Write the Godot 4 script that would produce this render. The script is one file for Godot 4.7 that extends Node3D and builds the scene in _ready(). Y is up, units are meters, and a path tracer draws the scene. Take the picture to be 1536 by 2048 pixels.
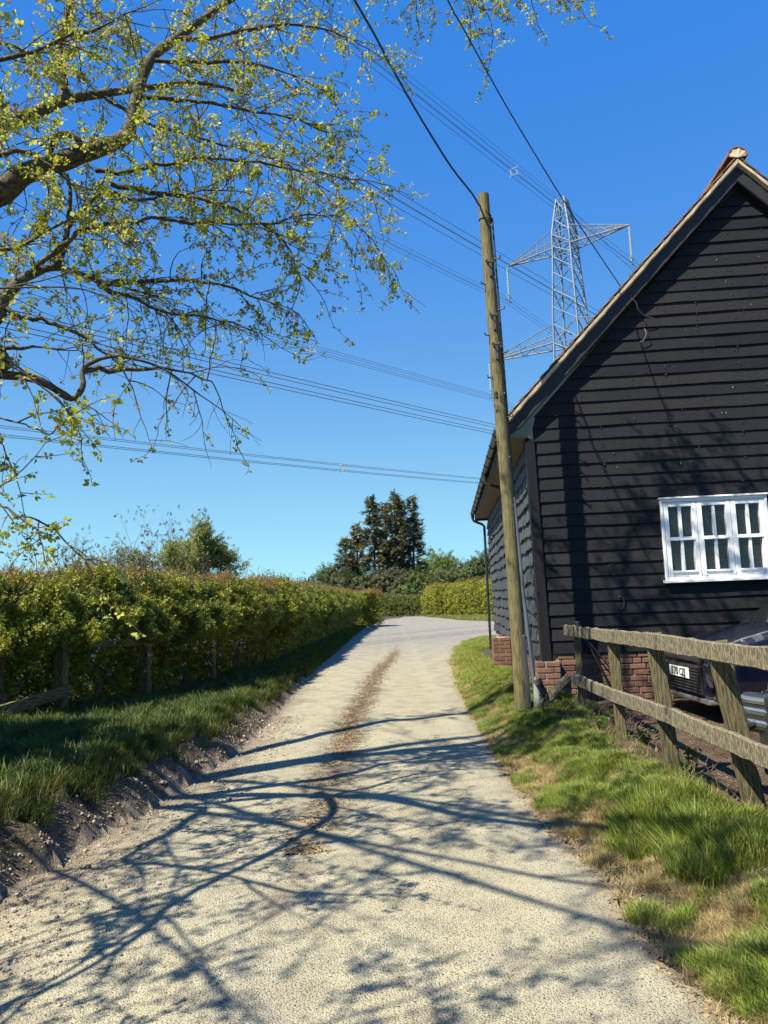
extends Node3D
# A country lane between a hedge and a black weatherboarded barn, with an overhanging tree, a leaning pole, a pylon and its lines.

const SUN_DIR := Vector3(0.48, -0.80, -0.36)
var rng := RandomNumberGenerator.new()
var noise := FastNoiseLite.new()
var used := {}
var mats := {}


func _ready() -> void:
	rng.seed = 20240
	noise.seed = 7
	noise.noise_type = FastNoiseLite.TYPE_SIMPLEX
	noise.fractal_type = FastNoiseLite.FRACTAL_NONE
	noise.frequency = 1.0
	# camera
	var cam := Camera3D.new()
	cam.name = "camera"
	cam.fov = rad_to_deg(2.0 * atan(1024.0 / 1500.0))
	cam.near = 0.05
	cam.far = 1500.0
	cam.position = Vector3(0, 1.55, 0)
	cam.rotation_degrees = Vector3(6.8, 0, -2.2)
	add_child(cam)
	# sky and exposure
	var env := Environment.new()
	env.background_mode = Environment.BG_SKY
	var sky := Sky.new()
	sky.sky_material = sky_look()
	env.sky = sky
	env.tonemap_mode = Environment.TONE_MAPPER_LINEAR
	env.tonemap_exposure = 2.1
	env.sdfgi_enabled = true
	env.ssao_enabled = true
	env.ssil_enabled = true
	var we := WorldEnvironment.new()
	we.name = "environment"
	we.environment = env
	add_child(we)
	# sun
	var sun := DirectionalLight3D.new()
	sun.name = "sun"
	sun.light_energy = 1.6
	sun.light_color = Color(1.0, 0.965, 0.885)
	sun.light_angular_distance = 0.5
	sun.shadow_enabled = true
	add_child(sun)
	sun.look_at_from_position(Vector3.ZERO, SUN_DIR, Vector3.UP)
	# setting
	build_materials()
	build_ground()
	build_road()
	build_barn()
	build_pole()
	build_fence()
	build_cars()
	build_pylon()
	build_hedges()
	build_far_trees()
	build_lime_tree()
	build_grass()
	build_small_things()


func sky_look() -> Material:
	var m := ProceduralSkyMaterial.new()
	m.sky_top_color = Color(0.018, 0.112, 0.37).linear_to_srgb()
	m.sky_horizon_color = Color(0.24, 0.465, 0.52).linear_to_srgb()
	m.sky_curve = 0.145
	m.ground_bottom_color = Color(0.12, 0.13, 0.08).linear_to_srgb()
	m.ground_horizon_color = Color(0.25, 0.3, 0.22).linear_to_srgb()
	m.sun_angle_max = 1.0
	return m


# ---------------------------------------------------------------- helpers

class Geo:
	var v := PackedVector3Array()
	var n := PackedVector3Array()
	var c := PackedColorArray()
	var ix := PackedInt32Array()
	var col := Color.WHITE

	func quad(a: Vector3, b: Vector3, cc: Vector3, d: Vector3) -> void:
		# counter-clockwise seen from outside
		var nn := (b - a).cross(cc - a)
		if nn.length_squared() < 1e-14:
			nn = (cc - a).cross(d - a)
		nn = nn.normalized()
		var k := v.size()
		v.append(a); v.append(b); v.append(cc); v.append(d)
		for i in 4:
			n.append(nn); c.append(col)
		ix.append_array(PackedInt32Array([k, k + 2, k + 1, k, k + 3, k + 2]))

	func tri(a: Vector3, b: Vector3, cc: Vector3) -> void:
		var nn := (b - a).cross(cc - a).normalized()
		var k := v.size()
		v.append(a); v.append(b); v.append(cc)
		for i in 3:
			n.append(nn); c.append(col)
		ix.append_array(PackedInt32Array([k, k + 2, k + 1]))

	func box(t: Transform3D, s: Vector3) -> void:
		var h := s * 0.5
		var p := []
		for i in 8:
			p.append(t * Vector3(h.x if i & 1 else -h.x, h.y if i & 2 else -h.y, h.z if i & 4 else -h.z))
		quad(p[4], p[5], p[7], p[6]); quad(p[1], p[0], p[2], p[3])
		quad(p[5], p[1], p[3], p[7]); quad(p[0], p[4], p[6], p[2])
		quad(p[6], p[7], p[3], p[2]); quad(p[0], p[1], p[5], p[4])

	func bevel_box(t: Transform3D, s: Vector3, b: float) -> void:
		# box whose vertical and horizontal edges along x are chamfered: an octagon section in y-z swept along x, ends inset
		var y := s.y * 0.5
		var z := s.z * 0.5
		var ring := [Vector2(-y + b, z), Vector2(y - b, z), Vector2(y, z - b), Vector2(y, -z + b), Vector2(y - b, -z), Vector2(-y + b, -z), Vector2(-y, -z + b), Vector2(-y, z - b)]
		var xs := [-s.x * 0.5, -s.x * 0.5 + b, s.x * 0.5 - b, s.x * 0.5]
		var rows := []
		for k in 4:
			var f := 1.0 if k == 1 or k == 2 else 1.0 - b / minf(y, z)
			var r := []
			for q in ring:
				r.append(t * Vector3(xs[k], q.x * f, q.y * f))
			rows.append(r)
		for k in 3:
			for i in 8:
				var j := (i + 1) % 8
				quad(rows[k][i], rows[k + 1][i], rows[k + 1][j], rows[k][j])
		for i in range(1, 7):
			tri(rows[0][0], rows[0][i], rows[0][i + 1])
			tri(rows[3][0], rows[3][i + 1], rows[3][i])

	func ring_tube(rings: Array, closed_ends := true) -> void:
		# rings: arrays of equal length of Vector3, smooth normals across
		var m: int = rings[0].size()
		var k0 := v.size()
		for r in rings:
			var mid := Vector3.ZERO
			for q in r:
				mid += q
			mid /= m
			for q in r:
				v.append(q); n.append((q - mid).normalized()); c.append(col)
		for a in rings.size() - 1:
			for i in m:
				var j := (i + 1) % m
				var p := k0 + a * m + i
				var q := k0 + a * m + j
				ix.append_array(PackedInt32Array([p, q, q + m, p, q + m, p + m]))
		if closed_ends:
			for e in 2:
				var r: Array = rings[0] if e == 0 else rings[-1]
				for i in range(1, m - 1):
					if e == 0:
						tri(r[0], r[i], r[i + 1])
					else:
						tri(r[0], r[i + 1], r[i])

	func tube(pts: Array, radii: Array, sides := 6) -> void:
		var rings := []
		var up := Vector3.UP
		var prev := Vector3.ZERO
		for i in pts.size():
			var d: Vector3 = (pts[mini(i + 1, pts.size() - 1)] - pts[maxi(i - 1, 0)]).normalized()
			if i == 0:
				up = Vector3.UP if absf(d.y) < 0.9 else Vector3.RIGHT
				prev = d.cross(up).normalized()
			var x := (prev - d * prev.dot(d)).normalized()
			prev = x
			var y := x.cross(d).normalized()
			var r := []
			for k in sides:
				var a := TAU * k / sides
				r.append(pts[i] + (x * cos(a) + y * sin(a)) * radii[i])
			rings.append(r)
		ring_tube(rings)

	func rod(a: Vector3, b: Vector3, r: float, sides := 6) -> void:
		tube([a, b], [r, r], sides)

	func bar(a: Vector3, b: Vector3, w: float) -> void:
		# thin square bar
		rod(a, b, w * 0.7, 4)

	func mesh() -> ArrayMesh:
		var m := ArrayMesh.new()
		var arr := []
		arr.resize(Mesh.ARRAY_MAX)
		arr[Mesh.ARRAY_VERTEX] = v
		arr[Mesh.ARRAY_NORMAL] = n
		arr[Mesh.ARRAY_COLOR] = c
		arr[Mesh.ARRAY_INDEX] = ix
		m.add_surface_from_arrays(Mesh.PRIMITIVE_TRIANGLES, arr)
		return m


func numbered(called: String) -> String:
	if not used.has(called):
		used[called] = 0
		return called
	used[called] += 1
	return "%s_%03d" % [called, used[called]]


func thing(called: String, label: String, category: String, at := Vector3.ZERO, turn := 0.0, group := "") -> Node3D:
	var o := Node3D.new()
	o.name = numbered(called)
	add_child(o)
	o.position = at
	o.rotation.y = turn
	o.set_meta("label", label)
	o.set_meta("category", category)
	if group:
		o.set_meta("group", group)
	return o


func part(called: String, m: Mesh, mat: Material, parent: Node3D, t := Transform3D()) -> MeshInstance3D:
	var o := MeshInstance3D.new()
	o.name = numbered(called) if parent == self else called
	o.mesh = m
	o.material_override = mat
	o.transform = t
	parent.add_child(o, true)
	return o


func holder(called: String, parent: Node3D, t := Transform3D()) -> Node3D:
	var o := Node3D.new()
	o.name = called
	o.transform = t
	parent.add_child(o, true)
	return o


func structure(called: String, m: Mesh, mat: Material) -> MeshInstance3D:
	var o := part(called, m, mat, self)
	o.set_meta("kind", "structure")
	return o


func scatter(called: String, parent: Node3D, m: Mesh, mat: Material, places: Array, tints: Array) -> MultiMeshInstance3D:
	var mm := MultiMesh.new()
	mm.transform_format = MultiMesh.TRANSFORM_3D
	mm.use_colors = true
	mm.mesh = m
	mm.instance_count = places.size()
	for i in places.size():
		mm.set_instance_transform(i, places[i])
		mm.set_instance_color(i, tints[i])
	var o := MultiMeshInstance3D.new()
	o.name = numbered(called) if parent == self else called
	o.multimesh = mm
	o.material_override = mat
	parent.add_child(o, true)
	o.set_meta("kind", "stuff")
	return o


func rr(a: float, b: float) -> float:
	return rng.randf_range(a, b)


func rvec() -> Vector3:
	return Vector3(rr(-1, 1), rr(-1, 1), rr(-1, 1))


func nz(x: float, y: float) -> float:
	return noise.get_noise_2d(x, y)


func nz3(p: Vector3) -> float:
	return noise.get_noise_3d(p.x, p.y, p.z)


func ramp(keys: Array, z: float) -> float:
	# keys: [z, value] with z falling
	if z >= keys[0][0]:
		return keys[0][1]
	for i in range(1, keys.size()):
		if z >= keys[i][0]:
			var t: float = (z - keys[i][0]) / (keys[i - 1][0] - keys[i][0])
			t = t * t * (3.0 - 2.0 * t)
			return lerpf(keys[i][1], keys[i - 1][1], t)
	return keys[-1][1]


func pts3(a: Array) -> Array:
	var out := []
	for i in range(0, a.size(), 3):
		out.append(Vector3(a[i], a[i + 1], a[i + 2]))
	return out


func smooth_line(p: Array, steps: int) -> Array:
	var out := []
	for i in p.size() - 1:
		var a: Vector3 = p[maxi(i - 1, 0)]
		var d: Vector3 = p[mini(i + 2, p.size() - 1)]
		for k in steps:
			out.append(p[i].cubic_interpolate(p[i + 1], a, d, float(k) / steps))
	out.append(p[-1])
	return out


# ---------------------------------------------------------------- materials

func grain_tex(sd: int, size: int, freq: float, kind: int, octaves: int, stops: Array, cols: Array) -> ImageTexture:
	var f := FastNoiseLite.new()
	f.seed = sd
	f.noise_type = kind
	f.frequency = freq
	f.fractal_type = FastNoiseLite.FRACTAL_FBM if octaves > 1 else FastNoiseLite.FRACTAL_NONE
	f.fractal_octaves = octaves
	var im := f.get_seamless_image(size, size, false, false, 0.12)
	im.convert(Image.FORMAT_L8)
	var src := im.get_data()
	var g := Gradient.new()
	g.offsets = PackedFloat32Array(stops)
	var pc := PackedColorArray()
	for q in cols:
		pc.append(q)
	g.colors = pc
	var lut := []
	for i in 256:
		lut.append(g.sample(i / 255.0))
	var data := PackedByteArray()
	data.resize(size * size * 3)
	for i in src.size():
		var q: Color = lut[src[i]]
		data[i * 3] = q.r8
		data[i * 3 + 1] = q.g8
		data[i * 3 + 2] = q.b8
	return ImageTexture.create_from_image(Image.create_from_data(size, size, false, Image.FORMAT_RGB8, data))


func dot_tex(size: int, count: int) -> ImageTexture:
	# chippings: small irregular dark stones showing through pale dust
	var data := PackedByteArray()
	data.resize(size * size * 3)
	for i in size * size:
		var q := 236 + rng.randi() % 19
		data[i * 3] = q
		data[i * 3 + 1] = q
		data[i * 3 + 2] = q
	for k in count:
		var cx := rng.randi() % size
		var cy := rng.randi() % size
		var r := 1.4 + 2.9 * pow(rng.randf(), 1.6)
		var el := rr(0.65, 1.5)
		var tone := rng.randi_range(78, 170)
		var n := int(ceil(r * 1.5))
		for y in range(-n, n + 1):
			for x in range(-n, n + 1):
				var d := sqrt(x * x * el + y * y / el) / r + 0.22 * sin(x * 1.9 + y * 2.3 + k)
				if d < 1.0:
					var at := (posmod(cy + y, size) * size + posmod(cx + x, size)) * 3
					var f := int(lerpf(tone, 225, clampf((d - 0.65) / 0.35, 0, 1)))
					if f < data[at]:
						data[at] = f
						data[at + 1] = int(f * 0.985)
						data[at + 2] = int(f * 0.97)
	return ImageTexture.create_from_image(Image.create_from_data(size, size, false, Image.FORMAT_RGB8, data))


func lin(r: float, g: float, b: float) -> Color:
	return Color(r, g, b).linear_to_srgb()


func plain(r: float, g: float, b: float, rough: float, vertex := false) -> StandardMaterial3D:
	var m := StandardMaterial3D.new()
	m.albedo_color = lin(r, g, b)
	m.roughness = rough
	m.vertex_color_use_as_albedo = vertex
	return m


func tri_mat(tex: Texture2D, scale: Vector3, rough: float, world: bool, tint := Color.WHITE, vertex := false, bump: Texture2D = null, depth := 0.0) -> StandardMaterial3D:
	var m := StandardMaterial3D.new()
	m.albedo_texture = tex
	m.albedo_color = tint
	m.roughness = rough
	m.uv1_triplanar = true
	m.uv1_world_triplanar = world
	m.uv1_scale = scale
	m.vertex_color_use_as_albedo = vertex
	if bump:
		m.heightmap_enabled = true
		m.heightmap_texture = bump
		m.heightmap_scale = depth
	return m


func leaf_mat(rough := 0.55, through := 0.9) -> StandardMaterial3D:
	var m := StandardMaterial3D.new()
	m.roughness = rough
	m.vertex_color_use_as_albedo = true
	m.backlight_enabled = true
	m.backlight = Color(through, through, through * 0.6).linear_to_srgb()
	m.cull_mode = BaseMaterial3D.CULL_DISABLED
	return m


func grey(a: float) -> Color:
	return Color(a, a, a)


func build_materials() -> void:
	var SIM := FastNoiseLite.TYPE_SIMPLEX_SMOOTH
	var CEL := FastNoiseLite.TYPE_CELLULAR
	var speck := grain_tex(11, 1024, 0.075, SIM, 2, [0.0, 0.50, 0.60, 0.72, 1.0], [grey(1.0), grey(0.97), grey(0.80), grey(0.42), grey(0.30)])
	var speck_h := grain_tex(11, 1024, 0.075, SIM, 2, [0.0, 0.45, 0.7, 1.0], [grey(1.0), grey(0.9), grey(0.2), grey(0.0)])
	var dots := dot_tex(1024, 8600)
	var cloud := grain_tex(5, 512, 0.012, SIM, 5, [0.0, 0.35, 0.65, 1.0], [grey(0.84), grey(0.93), grey(0.985), grey(1.0)])
	var cloud_h := grain_tex(5, 512, 0.02, SIM, 5, [0.0, 1.0], [grey(0), grey(1)])
	var grit := grain_tex(23, 512, 0.06, CEL, 2, [0.0, 0.3, 0.6, 1.0], [grey(1.0), grey(0.85), grey(0.6), grey(0.35)])
	var wood := grain_tex(31, 512, 0.02, SIM, 5, [0.0, 0.3, 0.45, 0.55, 0.75, 1.0], [grey(0.42), grey(0.6), grey(0.78), grey(0.92), grey(1.0), grey(0.8)])
	var wood_h := grain_tex(31, 512, 0.02, SIM, 5, [0.0, 0.4, 1.0], [grey(0), grey(0.7), grey(1)])
	var paint := grain_tex(41, 512, 0.02, SIM, 5, [0.0, 0.25, 0.5, 0.7, 0.8, 1.0], [grey(0.74), grey(0.86), grey(0.92), grey(0.97), grey(1.0), grey(1.0)])
	var blotch := grain_tex(51, 512, 0.016, SIM, 4, [0.0, 0.4, 0.52, 0.62, 1.0], [Color(0.40, 0.37, 0.29), Color(0.52, 0.49, 0.38), Color(0.63, 0.60, 0.46), Color(0.71, 0.68, 0.53), Color(0.62, 0.61, 0.42)])
	var lichen := grain_tex(61, 512, 0.022, SIM, 4, [0.0, 0.36, 0.46, 0.56, 0.68, 1.0], [Color(0.42, 0.39, 0.33), Color(0.52, 0.49, 0.42), Color(0.58, 0.55, 0.47), Color(0.63, 0.60, 0.52), Color(0.72, 0.69, 0.59), Color(0.84, 0.82, 0.71)])
	var brick := grain_tex(71, 256, 0.05, SIM, 4, [0.0, 0.35, 0.55, 0.75, 1.0], [grey(0.5), grey(0.8), grey(0.95), grey(1.0), grey(0.75)])
	var barky := grain_tex(81, 512, 0.03, SIM, 5, [0.0, 0.35, 0.5, 0.62, 1.0], [Color(0.20, 0.18, 0.15), Color(0.34, 0.31, 0.26), Color(0.46, 0.43, 0.36), Color(0.58, 0.56, 0.47), Color(0.50, 0.52, 0.38)])
	mats.road = tri_mat(dots, Vector3.ONE * 1.05, 0.92, true, Color.WHITE, true, speck_h, 0.5)
	mats.road.uv1_scale = Vector3.ONE * 1.05
	mats.road.detail_enabled = true
	mats.road.detail_albedo = cloud
	mats.road.detail_blend_mode = BaseMaterial3D.BLEND_MODE_MUL
	mats.road.detail_uv_layer = BaseMaterial3D.DETAIL_UV_2
	mats.road.uv2_triplanar = true
	mats.road.uv2_world_triplanar = true
	mats.road.uv2_scale = Vector3.ONE * 0.37
	mats.ground = tri_mat(grit, Vector3.ONE * 1.6, 0.97, true, Color.WHITE, true, grit, 1.2)
	mats.board = tri_mat(paint, Vector3(0.9, 9.0, 9.0), 0.62, false, lin(0.022, 0.023, 0.027), false, wood_h, 0.12)
	mats.board_b = tri_mat(paint, Vector3(0.7, 7.0, 7.0), 0.58, false, lin(0.018, 0.019, 0.023), false, wood_h, 0.12)
	mats.board_c = tri_mat(paint, Vector3(1.1, 8.0, 8.0), 0.66, false, lin(0.027, 0.027, 0.030), false, wood_h, 0.12)
	mats.waney = tri_mat(wood, Vector3(0.8, 6.0, 6.0), 0.72, false, lin(0.075, 0.08, 0.083), false, wood_h, 0.35)
	mats.waney_b = tri_mat(wood, Vector3(0.6, 5.0, 5.0), 0.7, false, lin(0.058, 0.063, 0.068), false, wood_h, 0.35)
	for k in ["board", "board_b", "board_c", "barge"]:
		if mats.has(k):
			mats[k].metallic_specular = 0.22
	mats.black = plain(0.018, 0.018, 0.020, 0.5)
	mats.barge = tri_mat(paint, Vector3(0.9, 9.0, 9.0), 0.6, false, lin(0.017, 0.017, 0.020), false, wood_h, 0.1)
	mats.gutter = plain(0.022, 0.022, 0.024, 0.35)
	mats.white = plain(0.80, 0.81, 0.81, 0.38)
	mats.soffit = plain(0.15, 0.125, 0.10, 0.8)
	mats.mortar = tri_mat(cloud, Vector3.ONE * 1.2, 0.95, true, lin(0.58, 0.48, 0.33), false, cloud_h, 0.15)
	mats.joint = tri_mat(cloud, Vector3.ONE * 4.0, 0.97, true, lin(0.34, 0.30, 0.24), false, cloud_h, 0.5)
	for i in 5:
		var t: Array = [[0.19, 0.095, 0.065], [0.15, 0.08, 0.06], [0.23, 0.125, 0.085], [0.11, 0.065, 0.055], [0.20, 0.115, 0.07]][i]
		mats["brick%d" % i] = tri_mat(brick, Vector3.ONE * (5.0 + i), 0.93, true, lin(t[0], t[1], t[2]), false, brick, 0.25)
		var u: Array = [[0.24, 0.115, 0.07], [0.19, 0.095, 0.07], [0.29, 0.16, 0.10], [0.15, 0.09, 0.07], [0.25, 0.14, 0.075]][i]
		mats["tile%d" % i] = tri_mat(brick, Vector3.ONE * (4.0 + i), 0.9, true, lin(u[0], u[1], u[2]))
	mats.tiles = plain(1, 1, 1, 0.9, true)
	mats.pole = tri_mat(blotch, Vector3(8.0, 0.45, 8.0), 0.85, true, lin(0.37, 0.355, 0.275), false, wood_h, 0.3)
	mats.rail = tri_mat(lichen, Vector3(3.4, 1.5, 3.2), 0.92, false, lin(0.47, 0.45, 0.405), false, wood_h, 0.5)
	mats.post_x = tri_mat(blotch, Vector3(0.8, 9.0, 9.0), 0.9, false, lin(0.31, 0.295, 0.25), false, wood_h, 0.4)
	mats.old_post = tri_mat(blotch, Vector3(0.9, 6.0, 6.0), 0.9, false, lin(0.40, 0.34, 0.26), false, wood_h, 0.4)
	mats.steel = plain(0.10, 0.09, 0.08, 0.6)
	mats.steel.metallic = 0.5
	mats.galv = plain(0.17, 0.23, 0.29, 0.55)
	mats.galv.metallic = 0.25
	mats.galv_dark = plain(0.20, 0.21, 0.22, 0.6)
	mats.galv_dark.metallic = 0.25
	mats.pale_metal = plain(0.42, 0.44, 0.46, 0.5)
	mats.conduit = plain(0.09, 0.11, 0.13, 0.4)
	mats.cable = plain(0.02, 0.02, 0.022, 0.5)
	mats.alloy = plain(0.12, 0.13, 0.15, 0.5)
	mats.glassy = plain(0.35, 0.45, 0.48, 0.25)
	mats.bark = tri_mat(barky, Vector3.ONE * 1.6, 0.9, true, lin(0.42, 0.39, 0.33), false, wood_h, 0.6)
	mats.twig = plain(0.085, 0.062, 0.045, 0.85)
	mats.far_bark = plain(0.10, 0.075, 0.055, 0.9)
	mats.leaf = leaf_mat(0.5, 0.95)
	mats.hedge = leaf_mat(0.5, 0.75)
	mats.needle = leaf_mat(0.7, 0.5)
	mats.grass = leaf_mat(0.6, 0.6)
	mats.litter = plain(1, 1, 1, 0.95, true)
	mats.stone = tri_mat(cloud, Vector3.ONE * 9.0, 0.95, true, Color.WHITE, true)


# ---------------------------------------------------------------- ground and road

func road_left(z: float) -> float:
	return ramp([[6.0, -2.35], [-4.3, -2.2], [-5.0, -2.12], [-6.4, -1.88], [-8.4, -1.68], [-11.4, -1.66], [-17.0, -1.74], [-28.0, -1.62], [-41.0, -1.5], [-60.0, -0.8], [-72.0, 1.5]], z)


func road_right(z: float) -> float:
	return ramp([[6.0, 1.3], [-2.9, 1.16], [-3.5, 1.12], [-4.4, 1.14], [-5.4, 1.04], [-6.6, 1.03], [-9.5, 1.08], [-13.0, 1.19], [-18.0, 1.45], [-23.0, 1.95], [-27.0, 2.6], [-29.5, 3.4], [-31.2, 7.0], [-32.0, 40.0]], z)


func bank(z: float) -> float:
	return ramp([[6.0, 0.38], [-6.5, 0.36], [-9.0, 0.30], [-13.0, 0.20], [-20.0, 0.15], [-30.0, 0.12], [-60.0, 0.05]], z)


func hedge_front(z: float) -> float:
	return ramp([[6.0, -4.2], [-4.0, -4.2], [-7.0, -4.3], [-8.5, -3.9], [-9.6, -3.4], [-11.7, -2.85], [-14.0, -2.6], [-20.0, -2.35], [-33.0, -2.1], [-46.0, -1.6], [-56.0, -1.9]], z)


func height(x: float, z: float) -> float:
	var l := road_left(z)
	var r := road_right(z)
	var h := 0.0
	if x < l:
		var d := l - x
		var b := bank(z)
		var lump := 0.05 * nz(x * 3.1, z * 3.1) + 0.03 * nz(x * 9.0, z * 9.0)
		var s := clampf((d + 0.08 * nz(z * 2.3, 4.0)) / 0.42, 0.0, 1.0)
		h = b * pow(s, 0.75) + lump * clampf(d / 0.3, 0, 1) * clampf(b * 5.0, 0.2, 1.0) + 0.06 * clampf((d - 0.4) / 2.0, 0, 1)
	elif x > r:
		var d := x - r
		var b := ramp([[6.0, 0.12], [-3.0, 0.14], [-6.0, 0.20], [-9.0, 0.25], [-18.0, 0.2], [-28.0, 0.06], [-31.0, 0.0]], z)
		var s := clampf(d / 0.75, 0, 1)
		h = b * s * s * (3 - 2 * s) + (0.04 * nz(x * 2.1, z * 2.1 + 9.0) + 0.02 * nz(x * 6, z * 6)) * clampf(d / 0.4, 0, 1) * clampf(b * 6.0, 0.0, 1.0)
		if x > 2.15 and z > -11.0:
			h = lerpf(h, b - 0.07, clampf((x - 2.15) / 0.3, 0, 1))
	else:
		var c := (x - l) / maxf(minf(r, 9.0) - l, 0.1)
		h = 0.035 * (1.0 - pow(absf(c * 2.0 - 1.0), 2.0)) * clampf(1.0 - absf(z) / 60.0, 0, 1) + 0.006 * nz(x * 1.2, z * 1.2)
	return h


func axis_steps(dense_a: float, dense_b: float, step: float, far_a: float, far_b: float, grow: float) -> Array:
	var out := []
	var q := dense_a
	while q <= dense_b:
		out.append(q)
		q += step
	var s := step
	q = dense_b
	while q < far_b:
		s *= grow
		q += s
		out.append(minf(q, far_b))
	s = step
	q = dense_a
	while q > far_a:
		s *= grow
		q -= s
		out.push_front(maxf(q, far_a))
	return out


func sheet(xs: Array, zs: Array, hgt: Callable, tint: Callable) -> ArrayMesh:
	var g := Geo.new()
	var w := xs.size()
	for z in zs:
		for x in xs:
			var h: float = hgt.call(x, z)
			g.v.append(Vector3(x, h, z))
			var e := 0.04
			g.n.append(Vector3(h - hgt.call(x + e, z), e, h - hgt.call(x, z + e)).normalized())
			g.c.append(tint.call(x, z))
	for j in zs.size() - 1:
		for i in w - 1:
			var k := j * w + i
			g.ix.append_array(PackedInt32Array([k, k + 1, k + w + 1, k, k + w + 1, k + w]))
	return g.mesh()


func ground_height(x: float, z: float) -> float:
	var l := road_left(z)
	var r := road_right(z)
	var inside := minf(x - l, r - x)
	if inside > -0.02 and z < 6.0:
		return height(x, z) - 0.05 * clampf((inside + 0.02) / 0.08, 0, 1)
	return height(x, z)


func ground_tint(x: float, z: float) -> Color:
	var l := road_left(z)
	var r := road_right(z)
	var mix_n := nz(x * 1.7, z * 1.7) * 0.5 + nz(x * 6.3, z * 6.3) * 0.3
	var soil := Color(0.12, 0.086, 0.05)
	var gritc := Color(0.26, 0.205, 0.15)
	var green := Color(0.07, 0.085, 0.025)
	var straw := Color(0.34, 0.26, 0.145)
	if x < l:
		var d := l - x
		if d < 0.12:
			return gritc.lerp(soil, clampf(d / 0.12, 0, 1))
		if d < 0.36:
			return soil.lerp(Color(0.165, 0.125, 0.08), clampf(0.5 + mix_n, 0, 1))
		return soil.lerp(green, clampf(0.5 + mix_n + (d - 0.5), 0, 1))
	if x > r:
		var d := x - r
		if z > -12.0 and x > 2.0:
			return Color(0.105, 0.066, 0.036).lerp(Color(0.17, 0.115, 0.07), clampf(0.4 + mix_n * 1.3, 0, 1))
		var edge := clampf(d / 0.34 + mix_n * 0.9, 0, 1)
		return straw.lerp(soil.lerp(green, clampf(0.6 + mix_n, 0, 1)), edge)
	return gritc


func build_ground() -> void:
	var xs := axis_steps(-4.6, 3.4, 0.07, -420.0, 420.0, 1.16)
	var zs := axis_steps(-11.0, 1.0, 0.09, -520.0, 40.0, 1.10)
	structure("ground", sheet(xs, zs, ground_height, ground_tint), mats.ground)


func road_tint(x: float, z: float) -> Color:
	var l := road_left(z)
	var r := minf(road_right(z), 6.0)
	var a := nz(x * 0.9, z * 0.8) * 0.4 + nz(x * 3.7, z * 3.7) * 0.3
	var b := nz(x * 7.0 + 30.0, z * 7.0) * 0.5 + nz(x * 15.0, z * 15.0) * 0.35
	var pale := Color(0.42, 0.39, 0.275)
	var warm := Color(0.45, 0.405, 0.27)
	var tar := Color(0.29, 0.275, 0.245)
	var q := pale.lerp(warm, clampf(0.5 + a, 0, 1))
	# bare tarmac shows past the pale dusted stretch
	q = q.lerp(tar, clampf((-z - 17.0) / 14.0 + a * 0.35, 0, 0.85))
	# wheel tracks polished greyer, in worn patches
	for off in [-0.62, 0.95]:
		var tr := clampf(1.0 - absf(x - off - 0.1 * nz(z * 0.3, off)) / 0.36, 0, 1) * clampf(0.55 + a * 1.2 + b * 0.5, 0, 1)
		q = q.lerp(Color(0.36, 0.345, 0.275), tr * 0.6)
	# leaf mould along the crown of the lane
	var mid := ramp([[2.0, -0.75], [-5.9, -0.56], [-9.8, -0.53], [-13.6, -0.36], [-24.3, 0.2], [-30.0, 0.5]], z) + 0.05 * nz(z * 1.4, 3.3)
	var wide := ramp([[-3.0, 0.0], [-4.9, 0.10], [-5.7, 0.34], [-6.6, 0.28], [-8.0, 0.22], [-12.0, 0.24], [-22.0, 0.2], [-27.0, 0.0]], z)
	if wide > 0.01:
		var m := clampf(1.15 - absf(x - mid) / wide + b * 0.9, 0, 1)
		var much := ramp([[-3.0, 0.2], [-5.5, 0.55], [-7.2, 0.75], [-8.6, 1.0], [-16.0, 0.9], [-25.0, 0.5]], z)
		q = q.lerp(Color(0.125, 0.078, 0.038), m * much)
	# gravel and earth creeping in from the edges
	var el := clampf(1.0 - (x - l) / (0.42 + 0.25 * nz(z * 0.8, 8.0)) + b * 0.7, 0, 1) * ramp([[0.0, 1.0], [-9.0, 0.9], [-20.0, 0.35], [-30.0, 0.2]], z)
	q = q.lerp(Color(0.235, 0.175, 0.125), el)
	var er := clampf(1.0 - (r - x) / 0.16 + b * 0.8, 0, 1) * 0.8
	if z > -30.0:
		q = q.lerp(Color(0.30, 0.22, 0.12), er)
	return q


func build_road() -> void:
	var g := Geo.new()
	var zs := axis_steps(-12.0, 2.5, 0.06, -74.0, 3.0, 1.045)
	var cols := 56
	for z in zs:
		var l := road_left(z) - 0.03 + 0.05 * nz(z * 3.0, 1.0) + 0.03 * nz(z * 9.0, 2.0)
		var r := road_right(z) + 0.04 * nz(z * 2.6, 5.0) + 0.03 * nz(z * 8.0, 6.0)
		if z < -40.0:
			# the far bend: the grass in front of the right hand hedge cuts the tarmac off
			r = minf(r, ramp([[-40.0, 40.0], [-46.0, 7.5], [-56.0, 5.0], [-74.0, 3.4]], z))
		for i in cols + 1:
			var x := lerpf(l, r, float(i) / cols)
			g.v.append(Vector3(x, height(x, z) + 0.004, z))
			var e := 0.05
			g.n.append(Vector3(height(x - e, z) - height(x + e, z), 2 * e, height(x, z - e) - height(x, z + e)).normalized() if z > -20 else Vector3.UP)
			g.c.append(road_tint(x, z))
	var w := cols + 1
	for j in zs.size() - 1:
		for i in cols:
			var k := j * w + i
			g.ix.append_array(PackedInt32Array([k, k + 1, k + w + 1, k, k + w + 1, k + w]))
	structure("road", g.mesh(), mats.road)


# ---------------------------------------------------------------- barn (local x along the gable, z out of the gable towards the lane's near end)

const BARN_W := 5.9
const BARN_L := 10.0
const APEX := 2.95


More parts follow.
